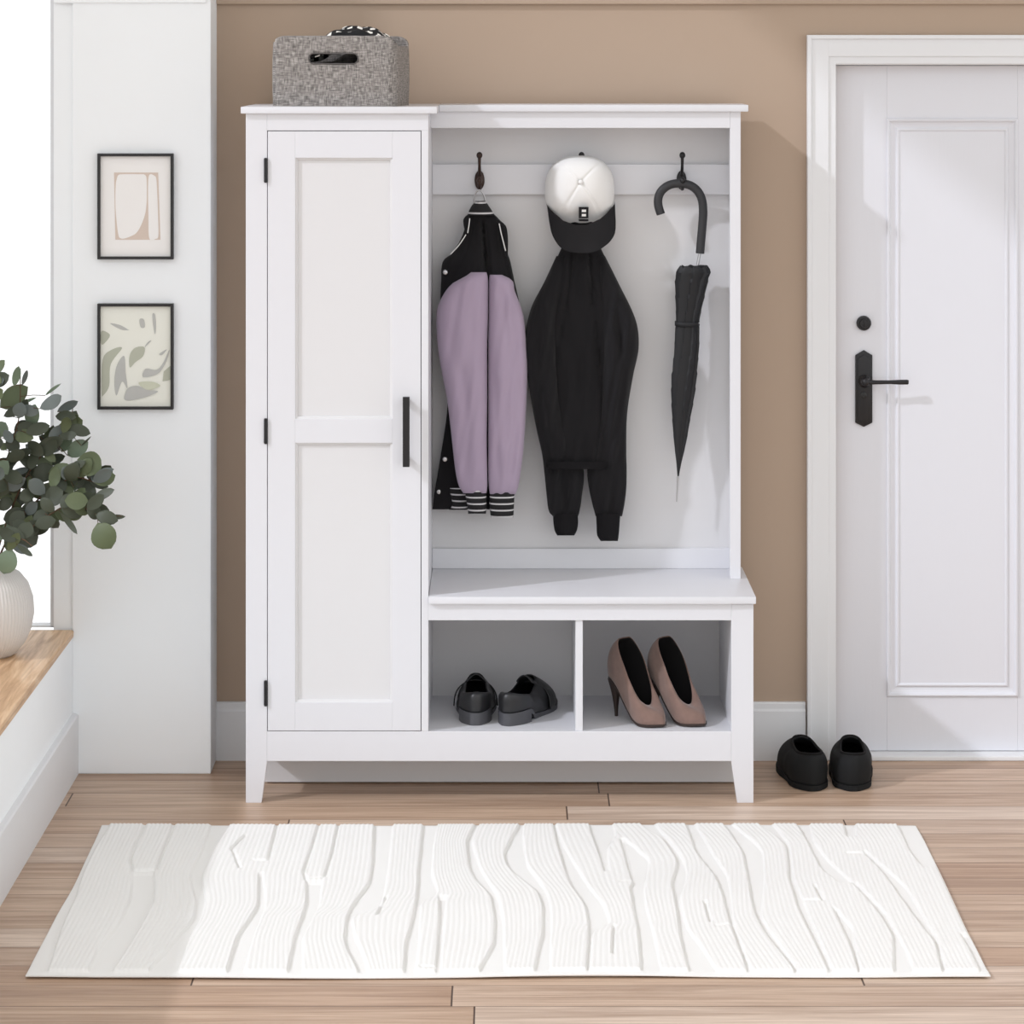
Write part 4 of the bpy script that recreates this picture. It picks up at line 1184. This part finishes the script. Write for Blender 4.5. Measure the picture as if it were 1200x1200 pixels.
iy = np.minimum(np.arange(ny), ny - 1 - np.arange(ny)); edy = np.clip((iy) / 3.0, .35, 1)
h = h * edy[:, None] * np.clip((1148 - gy - 2.5) / 2.5, .12, 1)[:, None]
wav = .0015 * np.sin(Xw * 9) * np.clip(1 - np.arange(ny) / 25., 0, 1)[:, None]
Z = .0052 + .0030 * (0.5 + 0.5 * np.sin(Xw * 6.2 + 1)) * np.clip(1 - np.arange(ny) / 20., 0, 1)[:, None] + np.clip(wav, -.001, .0015) + h + .0022 * (1 + np.sin(Xw * 5.1 + gy[:, None] * .03)) * np.clip((1148 - gy[:, None]) / 40, 0, 1) * np.clip((gy[:, None] - 970) / 20, 0, 1) * (0.5 + 0.5 * np.sin(gy[:, None] * .09 + Xw * 1.3))
Yw = np.repeat(Ys[:, None], nx, 1) + .004 * np.sin(Xw * 4.0)
verts = np.stack([Xw, Yw, Z], -1).reshape(-1, 3)
edge_idx = [j for j in range(nx)] + [(i * nx + nx - 1) for i in range(1, ny)] + [(ny - 1) * nx + j for j in range(nx - 2, -1, -1)] + [i * nx for i in range(ny - 2, 0, -1)]
lip = verts[edge_idx].copy(); lip[:, 2] -= np.minimum(.0030, lip[:, 2] * .5)
ev = verts[edge_idx].copy(); cxy = ev[:, :2].mean(0); dv = ev[:, :2] - cxy
ev[:, 0] -= np.sign(dv[:, 0]) * .008; ev[:, 1] -= np.sign(dv[:, 1]) * .014; ev[:, 2] = .0006
allv = np.concatenate([verts, lip, ev]); nv = len(verts); ne = len(edge_idx)
ii, jj = np.meshgrid(np.arange(ny - 1), np.arange(nx - 1), indexing='ij'); a = (ii * nx + jj).ravel()
quads = np.stack([a, a + 1, a + 1 + nx, a + nx], -1)
e0 = np.array(edge_idx); e1 = np.roll(e0, -1); k0 = nv + np.arange(ne); k1 = np.roll(k0, -1)
sq = np.concatenate([np.stack([e0, k0, k1, e1], -1), np.stack([k0, k0 + ne, k1 + ne, k1], -1)])
Q = np.concatenate([quads, sq]); me = bpy.data.meshes.new('rug')
me.vertices.add(len(allv)); me.vertices.foreach_set('co', allv.ravel())
me.loops.add(Q.size); me.loops.foreach_set('vertex_index', Q.ravel().astype(np.int32))
me.polygons.add(len(Q)); me.polygons.foreach_set('loop_start', np.arange(0, Q.size, 4, dtype=np.int32))
me.polygons.foreach_set('loop_total', np.full(len(Q), 4, dtype=np.int32))
me.polygons.foreach_set('use_smooth', np.ones(len(Q), dtype=bool))
me.update(calc_edges=True); me.validate(); me.materials.append(M['rug'])
rg = bpy.data.objects.new('rug', me); COL.objects.link(rg)
tag(rg, 'white runner rug with raised ribbed wavy bands on the wood floor', 'rug')

# ------------------------------------------------------------------ light
sd = Vector((1.73, 1.0, -1.38)).normalized()
sun = bpy.data.lights.new('sun', 'SUN'); sun.energy = 1.36; sun.angle = math.radians(2.0); sun.color = (.94, .965, 1.06)
so = bpy.data.objects.new('sun', sun); COL.objects.link(so); so.location = (-4, -4, 4)
so.rotation_euler = sd.to_track_quat('-Z', 'Y').to_euler()
w = bpy.data.worlds.new('daylight'); bpy.context.scene.world = w; w.use_nodes = True
w.node_tree.nodes['Background'].inputs[0].default_value = (.965, .978, .985, 1); w.node_tree.nodes['Background'].inputs[1].default_value = 1.31

# ------------------------------------------------------------------ camera
cam = bpy.data.cameras.new('camera'); co_ = bpy.data.objects.new('camera', cam); COL.objects.link(co_)
co_.location = (0, -DC, HC); co_.rotation_euler = (math.pi / 2, 0, 0)
cam.sensor_width = 36; cam.lens = FL / 1200 * 36; cam.shift_x = 8 / 1200; cam.shift_y = -540 / 1200
cam.clip_end = 60
sc = bpy.context.scene; sc.camera = co_
sc.view_settings.view_transform = 'Standard'; sc.view_settings.look = 'None'; sc.view_settings.gamma = 1
sc.view_settings.use_curve_mapping = False; sc.view_settings.exposure = 0.0
